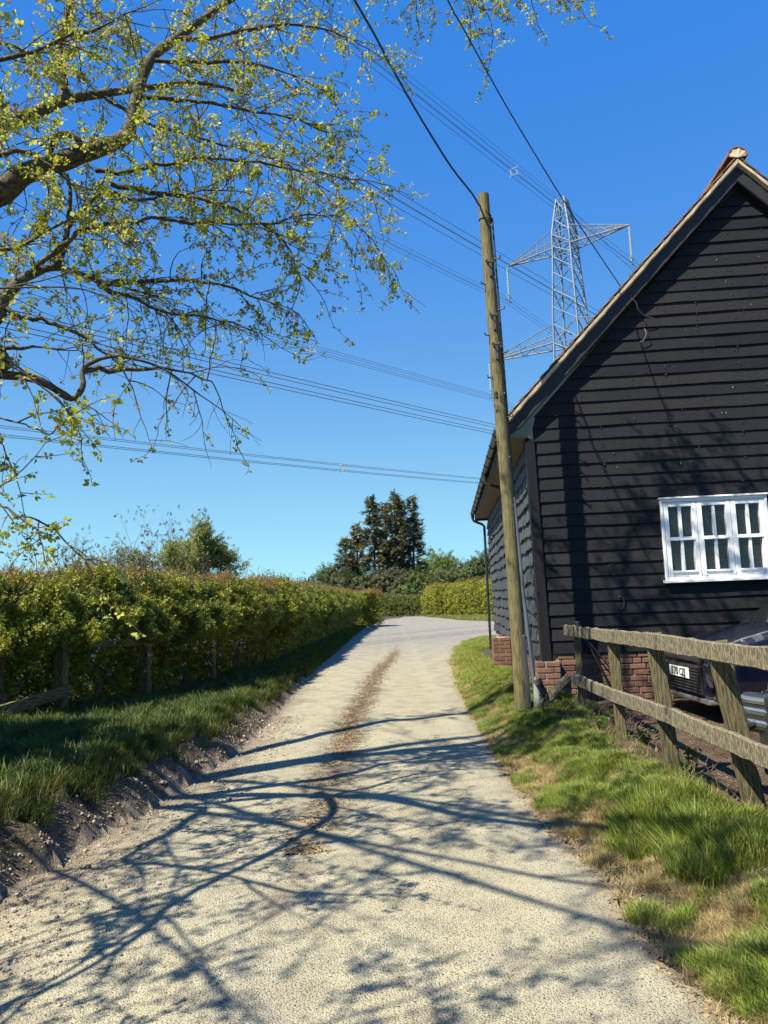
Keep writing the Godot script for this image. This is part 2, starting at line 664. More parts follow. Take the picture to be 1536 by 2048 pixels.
func roof_y(x: float) -> float:
	# top of the tiles
	return 3.95 + 1.0385 * ((x if x < APEX else 2.0 * APEX - x) + 0.34)


func board_mesh(x0: float, x1: float, cut: bool, y0: float, lap: float, seed_v: float) -> ArrayMesh:
	# a feather edged board, thick at its lower edge, its ends cut to the roof slope if need be; origin at its lower left
	var g := Geo.new()
	var n := maxi(2, int((x1 - x0) / 0.22))
	var pts := []
	for i in n + 1:
		var x := lerpf(x0, x1, float(i) / n)
		var wave := 0.004 * nz(x * 1.3 + seed_v * 9.1, seed_v) + 0.0025 * nz(x * 5.0, seed_v * 3.0)
		var out := 0.004 * nz(x * 0.9, seed_v * 5.0 + 40.0)
		var xb := x
		var xt := x
		if cut:
			# roof line shifts the top corners inwards
			var lim_b := (y0 - 3.55) / 1.0385 - 0.34
			var lim_t := (y0 + lap - 3.55) / 1.0385 - 0.34
			xb = clampf(x, maxf(x0, lim_b), minf(x1, 2.0 * APEX - lim_b))
			xt = clampf(x, maxf(x0, lim_t), minf(x1, 2.0 * APEX - lim_t))
		pts.append([Vector3(xb, wave, 0.036 + out), Vector3(xb, wave, 0.019 + out), Vector3(xt, lap, 0.012), Vector3(xt, lap, 0.004)])
	for i in n:
		var a: Array = pts[i]
		var b: Array = pts[i + 1]
		g.quad(a[0], b[0], b[2], a[2])
		g.quad(a[1], b[1], b[0], a[0])
		g.quad(a[3], b[3], b[1], a[1])
	g.quad(pts[0][1], pts[0][0], pts[0][2], pts[0][3])
	g.quad(pts[n][0], pts[n][1], pts[n][3], pts[n][2])
	return g.mesh()


func waney_mesh(len_m: float, lap: float, seed_v: float) -> ArrayMesh:
	# runs along local x, faces local z; the lower edge keeps the tree's own wavy outline
	var g := Geo.new()
	var n := maxi(6, int(len_m / 0.06))
	var pts := []
	for i in n + 1:
		var x := len_m * i / n
		var wave := 0.026 * nz(x * 0.9 + seed_v * 7.7, seed_v) + 0.010 * nz(x * 2.6, seed_v * 2.0) + 0.005 * nz(x * 11.0, seed_v * 2.0)
		var out := 0.012 * nz(x * 1.9, seed_v * 4.0 + 11.0)
		pts.append([Vector3(x, wave + 0.006, 0.052 + out), Vector3(x, wave, 0.046 + out), Vector3(x, wave, 0.022 + out), Vector3(x, lap, 0.012), Vector3(x, lap, 0.003)])
	for i in n:
		var a: Array = pts[i]
		var b: Array = pts[i + 1]
		g.quad(a[0], b[0], b[3], a[3])
		g.quad(a[1], b[1], b[0], a[0])
		g.quad(a[2], b[2], b[1], a[1])
		g.quad(a[4], b[4], b[2], a[2])
	g.quad(pts[0][2], pts[0][1], pts[0][0], pts[0][3])
	g.quad(pts[n][0], pts[n][1], pts[n][2], pts[n][3])
	return g.mesh()


func brick_variants() -> Array:
	var out := []
	for k in 6:
		var g := Geo.new()
		var s := Vector3(0.215 if k < 4 else 0.1025, 0.065, 0.09)
		g.bevel_box(Transform3D(), s + Vector3(rr(-0.006, 0.004), rr(-0.004, 0.003), 0), 0.006)
		out.append(g.mesh())
	return out


func lay_bricks(parent: Node3D, meshes: Array, at: Callable, length: float, y0: float, courses: int, proud: float, top_of: Callable) -> void:
	# English-ish bond; at(s, y) gives the transform of a brick centred s along the wall
	for c in courses:
		var s := -0.06 if c % 2 else 0.0
		var k := 0
		while s < length:
			var half := (c % 2 == 1 and k == 0) or rng.randf() < 0.16
			var w := 0.1025 if half else 0.215
			if s + w > length + 0.02:
				w = 0.1025
				half = true
				if s + w > length + 0.03:
					break
			var y := y0 + 0.0375 + c * 0.075
			var mid := s + w * 0.5
			if y < top_of.call(mid):
				var m: ArrayMesh = meshes[4 + rng.randi() % 2] if half else meshes[rng.randi() % 4]
				var t: Transform3D = at.call(mid, y)
				t.basis = t.basis * Basis.from_euler(Vector3(rr(-0.02, 0.02), rr(-0.015, 0.015), rr(-0.012, 0.012)))
				t.origin += t.basis.z * (proud + rr(-0.004, 0.003))
				part("brick", m, mats["brick%d" % (rng.randi() % 5)], parent, t)
			s += w + 0.011
			k += 1


func build_barn() -> void:
	var barn := thing("barn", "black weatherboarded barn with a steep tiled gable beside the lane", "barn", Vector3(2.028, 0, -9.95), deg_to_rad(-4.5))
	var wx0 := 1.60
	var wx1 := 2.955
	var wy0 := 1.68
	var wy1 := 2.74
	# gable wall: backing round the window, then each board
	var g := Geo.new()
	var slab := func(x0: float, x1: float, y0: float, y1: float): g.box(Transform3D(Basis(), Vector3((x0 + x1) / 2, (y0 + y1) / 2, -0.1)), Vector3(x1 - x0, y1 - y0, 0.2))
	slab.call(0.02, wx0, 0.5, 3.55)
	slab.call(wx1, BARN_W - 0.02, 0.5, 3.55)
	slab.call(wx0, wx1, 0.5, wy0)
	slab.call(wx0, wx1, wy1, 3.55)
	var a := Vector3(0.02, 3.55, 0)
	var b := Vector3(BARN_W - 0.02, 3.55, 0)
	var t := Vector3(APEX, roof_y(APEX) - 0.35, 0)
	var dz := Vector3(0, 0, -0.2)
	g.tri(a, b, t)
	g.tri(b + dz, a + dz, t + dz)
	g.quad(a, t, t + dz, a + dz)
	g.quad(t, b, b + dz, t + dz)
	var gable := part("gable_wall", g.mesh(), mats.black, barn)
	var y := 0.79
	var k := 0
	while y < roof_y(APEX) - 0.50:
		var step := 0.166 - 0.004 * clampf((y - 3.0) / 3.0, 0, 1) + rr(-0.006, 0.006)
		var lap := step + 0.03
		var cut := y + lap > 3.3
		var lim := (y - 3.55) / 1.0385 - 0.34
		var x0 := maxf(0.076 - 0.019 * (y - 0.66), maxf(0.02, lim))
		var x1 := minf(BARN_W - 0.07, 2 * APEX - lim)
		var spans := []
		if y + lap > wy0 - 0.02 and y < wy1 + 0.01:
			spans = [[x0, wx0 - 0.004], [wx1 + 0.004, x1]]
		else:
			spans = [[x0, x1]]
			if rng.randf() < 0.5 and x1 - x0 > 2.5:
				var j := x0 + (x1 - x0) * rr(0.3, 0.75)
				spans = [[x0, j - 0.002], [j + 0.002, x1]]
		for s in spans:
			var m := board_mesh(s[0], s[1], cut, y, lap, k * 1.37 + s[0])
			part("board", m, [mats.board, mats.board, mats.board_b, mats.board_c][rng.randi() % 4], gable, Transform3D(Basis(), Vector3(0, y, 0)))
		# the courses that the window cuts lengthwise
		if y < wy0 - 0.04 and y + lap > wy0 - 0.02:
			part("board", board_mesh(wx0, wx1, false, y, wy0 - 0.036 - y, k * 1.37), mats.board, gable, Transform3D(Basis(), Vector3(0, y, 0)))
		elif y < wy1 + 0.01 and y + lap > wy1 + 0.04:
			part("board", board_mesh(wx0, wx1, false, wy1 + 0.024, y + lap - wy1 - 0.024, k * 1.37), mats.board, gable, Transform3D(Basis(), Vector3(0, wy1 + 0.024, 0)))
		y += step
		k += 1
	# nail heads along the studs, and pale splashes left by birds
	var nails := Geo.new()
	for i in 420:
		var ny := rr(0.9, 6.6)
		var nx := snappedf(rr(0.2, 5.7), 0.46) + rr(-0.03, 0.03)
		if roof_y(nx) - ny < 0.5 or (nx > wx0 - 0.05 and nx < wx1 + 0.05 and ny > wy0 - 0.1 and ny < wy1 + 0.05):
			continue
		nails.col = Color(0.06, 0.06, 0.065) * rr(0.5, 1.4)
		nails.box(Transform3D(Basis(), Vector3(nx, ny, 0.034)), Vector3(0.009, 0.009, 0.016))
	var nh := part("nail_heads", nails.mesh(), mats.tiles, gable)
	nh.set_meta("kind", "stuff")
	var sp := Geo.new()
	for i in 60:
		var ny := rr(2.8, 6.0)
		var nx := rr(1.0, 5.0)
		if roof_y(nx) - ny < 0.75:
			continue
		sp.col = grey(rr(0.06, 0.2))
		var r := rr(0.003, 0.009)
		var ln := r * rr(1.0, 5.0)
		sp.tube([Vector3(nx, ny, 0.030), Vector3(nx + rr(-0.01, 0.01), ny - ln, 0.032)], [r * 0.7, r], 5)
	var so := part("splashes", sp.mesh(), mats.tiles, gable)
	so.set_meta("kind", "stuff")
	# corner boards
	var gp := Geo.new()
	var ring := func(x0: float, x1: float, yy: float) -> Array: return [Vector3(x0, yy, -0.14), Vector3(x0, yy, 0.058), Vector3(x1, yy, 0.058), Vector3(x1, yy, -0.14)]
	var rows := [ring.call(-0.045, 0.075, 0.66), ring.call(-0.06, 0.055, 1.6), ring.call(-0.075, 0.04, 2.6), ring.call(-0.095, 0.025, 3.64)]
	for i in 3:
		for q in 4:
			var q2 := (q + 1) % 4
			gp.quad(rows[i][q], rows[i][q2], rows[i + 1][q2], rows[i + 1][q])
	gp.quad(rows[0][3], rows[0][2], rows[0][1], rows[0][0])
	part("corner_post", gp.mesh(), mats.board_b, barn)
	# window
	build_window(barn, wx0, wx1, wy0, wy1)
	# side wall facing the lane
	g = Geo.new()
	g.box(Transform3D(Basis(), Vector3(0.10, 2.1, -BARN_L / 2 - 0.1)), Vector3(0.16, 3.0, BARN_L - 0.25))
	var side := part("side_wall", g.mesh(), mats.black, barn)
	var turn := Basis(Vector3.UP, -PI / 2)  # local x -> barn z, local z -> barn -x
	y = 0.72
	k = 0
	while y < 3.5:
		var step := 0.205 + rr(-0.025, 0.03)
		var z := -0.12
		var first := true
		while z > -BARN_L + 0.1:
			var ln := minf(rr(1.8, 4.2) if not first else rr(0.8, 3.4), z + BARN_L)
			first = false
			var lean := -0.02 - 0.045 * (y - 0.7) / 2.9
			var m := waney_mesh(ln - 0.006, step + 0.075, k * 2.31 + z)
			# mesh x grows towards -z here: place at z - ln so it runs to z
			part("waney_board", m, mats.waney if rng.randf() < 0.6 else mats.waney_b, side, Transform3D(turn * Basis(Vector3.RIGHT, -0.015), Vector3(lean + 0.02, y + rr(-0.012, 0.012), z - ln)))
			z -= ln
		y += step
		k += 1
	# other walls, floor: the barn is closed
	g = Geo.new()
	g.box(Transform3D(Basis(), Vector3(BARN_W - 0.1, 1.9, -BARN_L / 2)), Vector3(0.2, 3.5, BARN_L))
	g.box(Transform3D(Basis(), Vector3(BARN_W / 2, 1.9, -BARN_L + 0.1)), Vector3(BARN_W - 0.42, 3.5, 0.2))
	part("back_wall", g.mesh(), mats.black, barn)
	g = Geo.new()
	g.col = Color(0.2, 0.18, 0.15)
	g.box(Transform3D(Basis(), Vector3(BARN_W / 2, 0.16, -BARN_L / 2)), Vector3(BARN_W - 0.45, 0.1, BARN_L - 0.45))
	part("floor", g.mesh(), mats.black, barn)
	# brick plinth under gable and side
	var meshes := brick_variants()
	g = Geo.new()
	g.box(Transform3D(Basis(), Vector3(BARN_W / 2 + 0.05, 0.39, -0.06)), Vector3(BARN_W - 0.1, 0.78, 0.12))
	var plinth := part("gable_plinth", g.mesh(), mats.joint, barn)
	lay_bricks(plinth, meshes, func(s: float, yy: float) -> Transform3D: return Transform3D(Basis(), Vector3(0.16 + s, yy, -0.045)), 5.7, 0.11, 9, 0.016, func(_s: float) -> float: return 0.77)
	g = Geo.new()
	g.box(Transform3D(Basis(), Vector3(0.06, 0.35, -BARN_L / 2 - 0.05)), Vector3(0.12, 0.72, BARN_L - 0.1))
	var plinth2 := part("side_plinth", g.mesh(), mats.joint, barn)
	lay_bricks(plinth2, meshes, func(s: float, yy: float) -> Transform3D: return Transform3D(turn, Vector3(0.045, yy, -0.12 - s)), 8.6, 0.14, 8, 0.016, func(_s: float) -> float: return 0.70)
	# brick piers: one at the corner, a buttress further along
	for q in [[Vector3(0.02, 0, 0.03), 0.30, 0.22, 7, 0.18], [Vector3(-0.22, 0, -5.0), 0.34, 0.5, 9, 0.10]]:
		g = Geo.new()
		var c: Vector3 = q[0]
		var top: float = q[4] + 0.075 * q[3]
		g.box(Transform3D(Basis(), c + Vector3(0, top / 2 - 0.01, 0)), Vector3(q[1] - 0.016, top, q[2] - 0.016))
		var pier := part("brick_pier", g.mesh(), mats.joint, barn)
		for row in q[3]:
			var yy: float = q[4] + 0.0375 + row * 0.075
			for f in 4:
				var along: float = q[1] if f % 2 == 0 else q[2]
				var out: float = (q[2] if f % 2 == 0 else q[1]) * 0.5
				var bs := Basis(Vector3.UP, f * PI / 2)
				var u := -along / 2 + 0.002
				var flip: bool = (row + f) % 2 == 0
				while u < along / 2 - 0.04:
					var w := 0.1025 if flip else 0.215
					flip = not flip
					w = minf(w, along / 2 - u - 0.002)
					var m: ArrayMesh = meshes[4] if w < 0.15 else meshes[rng.randi() % 4]
					var sc := w / (0.1025 if w < 0.15 else 0.215)
					part("brick", m, mats["brick%d" % (rng.randi() % 3)], pier, Transform3D(bs * Basis.from_scale(Vector3(sc, 1, 1)), c + Vector3(0, yy, 0) + bs * Vector3(u + w / 2, 0, out - 0.042)))
					u += w + 0.011
	build_roof(barn)
	# hook and loose wire on the gable
	g = Geo.new()
	var hook := []
	for i in 13:
		var an := lerpf(-1.9, 1.5, i / 12.0)
		hook.append(Vector3(1.00 + 0.05 * cos(an), 1.42 + 0.075 * sin(an), 0.045))
	hook.append(Vector3(0.985, 1.5, 0.03))
	g.tube(hook, hook.map(func(_p): return 0.006), 6)
	part("iron_hook", g.mesh(), mats.steel, barn)
	# two thin black rods leaning on the plinth
	for q in [[Vector3(0.46, 1.10, 0.14), Vector3(0.78, 0.36, 0.10)], [Vector3(0.50, 1.0, 0.14), Vector3(0.92, 0.42, 0.10)]]:
		var o := Geo.new()
		o.rod(q[0], q[1], 0.011, 6)
		part("drain_rod", o.mesh(), mats.cable, barn)


func build_window(barn: Node3D, x0: float, x1: float, y0: float, y1: float) -> void:
	var win := holder("window", barn)
	var g := Geo.new()
	var bxz := func(gg: Geo, ax: float, bx2: float, ay: float, by: float, az: float, bz: float): gg.bevel_box(Transform3D(Basis(), Vector3((ax + bx2) / 2, (ay + by) / 2, (az + bz) / 2)), Vector3(bx2 - ax, by - ay, bz - az), 0.004)
	# outer frame, stepped
	bxz.call(g, x0, x0 + 0.035, y0, y1, -0.10, 0.060)
	bxz.call(g, x1 - 0.035, x1, y0, y1, -0.10, 0.060)
	bxz.call(g, x0 + 0.035, x1 - 0.035, y1 - 0.04, y1 - 0.002, -0.10, 0.058)
	bxz.call(g, x0 + 0.035, x1 - 0.035, y0 + 0.002, y0 + 0.04, -0.10, 0.058)
	part("frame", g.mesh(), mats.white, win)
	g = Geo.new()
	bxz.call(g, x0 - 0.03, x1 + 0.03, y0 - 0.035, y0 + 0.001, -0.02, 0.105)
	part("sill", g.mesh(), mats.white, win)
	g = Geo.new()
	bxz.call(g, x0 - 0.012, x1 + 0.012, y1 - 0.001, y1 + 0.022, -0.02, 0.085)
	part("drip_cap", g.mesh(), mats.white, win)
	var w := (x1 - x0 - 0.07) / 3.0
	var glass := StandardMaterial3D.new()
	glass.albedo_color = Color(0.3, 0.33, 0.33, 0.2)
	glass.transparency = BaseMaterial3D.TRANSPARENCY_ALPHA
	glass.roughness = 0.03
	for i in 3:
		var c0 := x0 + 0.035 + w * i + 0.003
		var c1 := c0 + w - 0.006
		var b0 := y0 + 0.043
		var b1 := y1 - 0.043
		g = Geo.new()
		var st := 0.062
		bxz.call(g, c0, c0 + st, b0, b1, -0.03, 0.050)
		bxz.call(g, c1 - st, c1, b0, b1, -0.03, 0.050)
		bxz.call(g, c0 + st, c1 - st, b1 - 0.06, b1 - 0.001, -0.03, 0.048)
		bxz.call(g, c0 + st, c1 - st, b0 + 0.001, b0 + 0.075, -0.03, 0.048)
		part("casement", g.mesh(), mats.white, win)
		g = Geo.new()
		var mx := (c0 + c1) / 2
		var my := lerpf(b0 + 0.075, b1 - 0.06, 0.5)
		bxz.call(g, mx - 0.019, mx + 0.019, b0 + 0.074, my - 0.02, -0.02, 0.040)
		bxz.call(g, mx - 0.019, mx + 0.019, my + 0.02, b1 - 0.059, -0.02, 0.040)
		bxz.call(g, c0 + st - 0.001, c1 - st + 0.001, my - 0.02, my + 0.02, -0.02, 0.043)
		part("glazing_bar", g.mesh(), mats.white, win)
		g = Geo.new()
		for q in [[c0 + st - 0.012, mx - 0.004, b0 + 0.052, b0 + 0.076, 0.045, 0.068], [mx + 0.004, c1 - st + 0.012, b0 + 0.052, b0 + 0.076, 0.045, 0.068], [c0 + st - 0.012, mx - 0.004, my - 0.026, my - 0.004, 0.040, 0.060], [mx + 0.004, c1 - st + 0.012, my - 0.026, my - 0.004, 0.040, 0.060]]:
			g = Geo.new()
			bxz.call(g, q[0], q[1], q[2], q[3], q[4], q[5])
			part("weather_bead", g.mesh(), mats.white, win)
		for q in [[c0 + st, mx - 0.019, b0 + 0.075, my - 0.02], [mx + 0.019, c1 - st, b0 + 0.075, my - 0.02], [c0 + st, mx - 0.019, my + 0.02, b1 - 0.06], [mx + 0.019, c1 - st, my + 0.02, b1 - 0.06]]:
			g = Geo.new()
			g.quad(Vector3(q[0], q[2], 0.008), Vector3(q[1], q[2], 0.008), Vector3(q[1], q[3], 0.008), Vector3(q[0], q[3], 0.008))
			part("pane", g.mesh(), glass, win)
	# slatted blind hanging inside
	var slat := Geo.new()
	slat.box(Transform3D(Basis(Vector3.RIGHT, 0.6), Vector3.ZERO), Vector3(x1 - x0 - 0.12, 0.0018, 0.032))
	var sm := slat.mesh()
	mats.slat = plain(0.035, 0.028, 0.024, 0.6)
	var blind := holder("blind", win)
	var yy := y0 + 0.07
	while yy < y1 - 0.05:
		part("slat", sm, mats.slat, blind, Transform3D(Basis(), Vector3((x0 + x1) / 2, yy, -0.075)))
		yy += 0.030
	# the room behind
	g = Geo.new()
	var r0 := Vector3(x0 - 0.4, y0 - 0.5, -1.6)
	var r1 := Vector3(x1 + 0.4, y1 + 0.3, -0.205)
	g.quad(Vector3(r0.x, r0.y, r0.z), Vector3(r1.x, r0.y, r0.z), Vector3(r1.x, r1.y, r0.z), Vector3(r0.x, r1.y, r0.z))
	g.quad(Vector3(r0.x, r0.y, r1.z), Vector3(r0.x, r0.y, r0.z), Vector3(r0.x, r1.y, r0.z), Vector3(r0.x, r1.y, r1.z))
	g.quad(Vector3(r1.x, r0.y, r0.z), Vector3(r1.x, r0.y, r1.z), Vector3(r1.x, r1.y, r1.z), Vector3(r1.x, r1.y, r0.z))
	g.quad(Vector3(r0.x, r1.y, r0.z), Vector3(r1.x, r1.y, r0.z), Vector3(r1.x, r1.y, r1.z), Vector3(r0.x, r1.y, r1.z))
	part("room_lining", g.mesh(), plain(0.03, 0.028, 0.026, 0.9), win)


func build_roof(barn: Node3D) -> void:
	var pitch := atan(1.0385)
	var g := Geo.new()
	var front := 0.145
	var back := -BARN_L - 0.15
	var mid := (front + back) / 2
	# deck under the tiles, two slopes of board 25 mm thick
	for s in [-1.0, 1.0]:
		var e := Vector3(APEX + s * (APEX + 0.40), roof_y(-0.40) - 0.085, mid)
		var r := Vector3(APEX, roof_y(APEX) - 0.085, mid)
		var nn := Vector3(s * sin(pitch), cos(pitch), 0)
		var h := Vector3(0, 0, (front - back) / 2)
		var q := nn * 0.025
		if s < 0:
			g.quad(e + h, r + h, r - h, e - h)
			g.quad(e - h - q, r - h - q, r + h - q, e + h - q)
			g.quad(e + h - q, r + h - q, r + h, e + h)
			g.quad(e - h - q, e + h - q, e + h, e - h)
		else:
			g.quad(r + h, e + h, e - h, r - h)
			g.quad(r - h - q, e - h - q, e + h - q, r + h - q)
			g.quad(r + h - q, e + h - q, e + h, r + h)
			g.quad(e + h - q, e - h - q, e - h, e + h)
	var roof := part("roof", g.mesh(), mats.black, barn)
	# one tile: 165 wide, 265 long, 12 thick, origin at its lower edge
	var tg := Geo.new()
	tg.bevel_box(Transform3D(Basis(Vector3.UP, PI / 2), Vector3(0.1325, 0, 0)), Vector3(0.160, 0.013, 0.265), 0.004)
	var tile := tg.mesh()
	var courses := 47
	var rest := [Geo.new(), Geo.new()]
	var tones := [Color(0.24, 0.115, 0.07), Color(0.19, 0.095, 0.07), Color(0.29, 0.16, 0.10), Color(0.15, 0.09, 0.07), Color(0.25, 0.14, 0.075)]
	for si in 2:
		var s := -1.0 if si == 0 else 1.0
		for c in courses:
			var x := -0.43 + 0.102 * cos(pitch) * c
			var base := Vector3(x, 3.95 + 1.0385 * (x + 0.34) - 0.012, 0)
			var sag := 0.018 * sin(c * 0.31) + 0.01 * nz(c * 0.4, 2.0)
			for k in 62:
				var z := 0.222 - 0.0825 - 0.165 * k - (0.0825 if c % 2 else 0.0)
				if z < back:
					continue
				var b := Basis(Vector3.BACK, pitch - 0.075 + rr(-0.012, 0.012))
				var o := base + Vector3(0, rr(-0.003, 0.003) + sag * clampf(-z, 0, 1.5) * 0.4, z)
				if s > 0:
					b = Basis(Vector3.UP, PI) * b
					o.x = 2 * APEX - o.x
				var t := Transform3D(b, o)
				if k < (3 if si == 0 else 2):
					part("tile", tile, mats["tile%d" % (rng.randi() % 5)], roof, t)
				else:
					rest[si].col = tones[rng.randi() % 5]
					rest[si].box(t * Transform3D(Basis(), Vector3(0.1325, 0, 0)), Vector3(0.265, 0.013, 0.16))
	for si in 2:
		var o := part("tiling", rest[si].mesh(), mats.tiles, roof)
		o.set_meta("kind", "stuff")
	# mortar bedding under the verge
	for s in [-1.0, 1.0]:
		g = Geo.new()
		var n := 60
		var prev := []
		for i in n + 1:
			var x := lerpf(-0.42, APEX, float(i) / n)
			var ytop := 3.95 + 1.0385 * (x + 0.34) - 0.050
			var z := 0.216 + 0.006 * nz(i * 0.35, s)
			var lowd := 0.085 + 0.012 * nz(i * 0.5, s + 3)
			var px := x if s < 0 else 2 * APEX - x
			var ring := [Vector3(px, ytop, z - 0.06), Vector3(px, ytop - 0.02, z), Vector3(px, ytop - lowd + 0.02, z - 0.004), Vector3(px, ytop - lowd, z - 0.07)]
			if i:
				for q in 3:
					if s < 0:
						g.quad(prev[q + 1], ring[q + 1], ring[q], prev[q])
					else:
						g.quad(ring[q + 1], prev[q + 1], prev[q], ring[q])
			prev = ring
		part("verge_mortar", g.mesh(), mats.mortar, roof)
	# barge boards with a chamfered lower edge
	for s in [-1.0, 1.0]:
		g = Geo.new()
		var prev := []
		var n := 24
		for i in n + 1:
			var x := lerpf(-0.44, APEX, float(i) / n)
			var top := 3.95 + 1.0385 * (x + 0.34) - 0.115
			var bot := top - 0.245
			if s < 0 and x < 0.0:
				bot = maxf(bot, 3.70)
			var px := x if s < 0 else 2 * APEX - x
			var ring := [Vector3(px, top, 0.112), Vector3(px, top, 0.150), Vector3(px, bot + 0.016, 0.150), Vector3(px, bot, 0.138), Vector3(px, bot, 0.112)]
			if i:
				for q in 5:
					var q2 := (q + 1) % 5
					if s < 0:
						g.quad(prev[q2], ring[q2], ring[q], prev[q])
					else:
						g.quad(ring[q2], prev[q2], prev[q], ring[q])
			else:
				if s < 0:
					g.quad(ring[0], ring[4], ring[2], ring[1])
				else:
					g.quad(ring[1], ring[2], ring[4], ring[0])
			prev = ring
		part("barge_board", g.mesh(), mats.barge, roof)
	# soffit under the gable overhang
	g = Geo.new()
	for s in [-1.0, 1.0]:
		var x0 := 0.0
		for i in 1:
			var p0 := Vector3(-0.1, 3.95 + 1.0385 * 0.24 - 0.33, 0)
			var p1 := Vector3(APEX, roof_y(APEX) - 0.33, 0)
			if s > 0:
				p0.x = 2 * APEX - p0.x
			var f := Vector3(0, 0, 0.111)
			var up := Vector3(0, 0.05, 0)
			if s < 0:
				g.quad(p0, p1, p1 + f, p0 + f)
			else:
				g.quad(p1, p0, p0 + f, p1 + f)
	part("gable_soffit", g.mesh(), mats.barge, roof)
	# eaves: fascia, soffit, gutter with brackets
	g = Geo.new()
	g.box(Transform3D(Basis(), Vector3(-0.375, 3.76, mid - 0.02)), Vector3(0.022, 0.17, front - back - 0.1))
	part("fascia", g.mesh(), mats.barge, roof)
	g = Geo.new()
	g.box(Transform3D(Basis(), Vector3(-0.20, 3.665, mid - 0.02)), Vector3(0.33, 0.014, front - back - 0.1))
	part("eaves_soffit", g.mesh(), mats.soffit, roof)
	g = Geo.new()
	g.box(Transform3D(Basis(), Vector3(-0.2, 3.72, back + 0.04)), Vector3(0.37, 0.24, 0.02))
	part("eaves_end", g.mesh(), mats.barge, roof)
	g = Geo.new()
	var gut := []
	for e in [front + 0.02, back - 0.04]:
		var r := []
		for i in 9:
			var an := PI * i / 8.0
			r.append(Vector3(-0.445 - 0.056 * cos(an), 3.80 - 0.056 * sin(an), e))
		gut.append(r)
	for i in 8:
		var p: Array = gut[0]
		var q: Array = gut[1]
		g.quad(p[i], q[i], q[i + 1], p[i + 1])
		g.quad(p[i + 1] * 1.0 + Vector3(0, 0.005, 0), q[i + 1] + Vector3(0, 0.005, 0), q[i] + Vector3(0, 0.005, 0), p[i] + Vector3(0, 0.005, 0))
	var gutter := part("gutter", g.mesh(), mats.gutter, roof)
	var br := Geo.new()
	var arc := []
	for i in 9:
		var an := PI * i / 8.0
		arc.append(Vector3(-0.062 * cos(an), -0.062 * sin(an), 0))
	br.tube(arc, arc.map(func(_p): return 0.008), 5)
	br.box(Transform3D(Basis(), Vector3(0.06, 0.01, 0)), Vector3(0.03, 0.06, 0.02))
	var brm := br.mesh()
	for i in 13:
		part("bracket", brm, mats.gutter, gutter, Transform3D(Basis(), Vector3(-0.445, 3.80, -0.2 - 0.8 * i)))
	# downpipes with swan necks
	for q in [[-BARN_L - 0.08, 0.2, "downpipe"], [-3.4, 3.35, "downpipe"]]:
		g = Geo.new()
		var z: float = q[0]
		var line := [Vector3(-0.445, 3.75, z), Vector3(-0.445, 3.66, z), Vector3(-0.42, 3.60, z), Vector3(-0.2, 3.50, z), Vector3(-0.15, 3.44, z), Vector3(-0.15, q[1], z)] if q[1] < 1.0 else [Vector3(-0.445, 3.75, z), Vector3(-0.445, 3.62, z), Vector3(-0.42, 3.56, z), Vector3(-0.2, 3.50, z), Vector3(-0.08, 3.49, z)]
		g.tube(line, line.map(func(_p): return 0.035), 10)
		g.tube([Vector3(-0.445, 3.77, z), Vector3(-0.445, 3.68, z)], [0.046, 0.046], 10)
		part("downpipe", g.mesh(), mats.gutter, roof)
	# ridge: half round tiles, the end filled with mortar
	var rg := Geo.new()
	var ring0 := []
	for e in [0.0, -0.29]:
		var r := []
		for i in 13:
			var an := PI * i / 12.0
			r.append(Vector3(-0.135 * cos(an), 0.135 * sin(an) - 0.055 + (0.01 if e == 0.0 else 0.0), e))
		for i in 13:
			var an := PI * (12 - i) / 12.0
			r.append(Vector3(-0.117 * cos(an), 0.117 * sin(an) - 0.055 + (0.01 if e == 0.0 else 0.0), e))
		ring0.append(r)
	for i in 26:
		var j := (i + 1) % 26
		rg.quad(ring0[0][i], ring0[1][i], ring0[1][j], ring0[0][j])
	for i in 12:
		rg.quad(ring0[0][i], ring0[0][i + 1], ring0[0][24 - i], ring0[0][25 - i])
	var rm := rg.mesh()
	for i in 34:
		part("ridge_tile", rm, mats["tile%d" % (rng.randi() % 5)], roof, Transform3D(Basis(), Vector3(APEX, roof_y(APEX) + 0.015 + rr(-0.004, 0.004), 0.228 - 0.295 * i)))
	g = Geo.new()
	var fan := []
	for i in 13:
		var an := PI * i / 12.0
		fan.append(Vector3(APEX - 0.117 * cos(an), roof_y(APEX) - 0.035 + 0.117 * sin(an), 0.218 + 0.006 * sin(i * 2.0)))
	var cen := Vector3(APEX, roof_y(APEX) - 0.06, 0.23)
	for i in 12:
		g.tri(cen, fan[i + 1], fan[i])
	g.tri(cen, fan[0], fan[12])
	part("ridge_end_mortar", g.mesh(), mats.mortar, roof)


# ---------------------------------------------------------------- pole and its wires

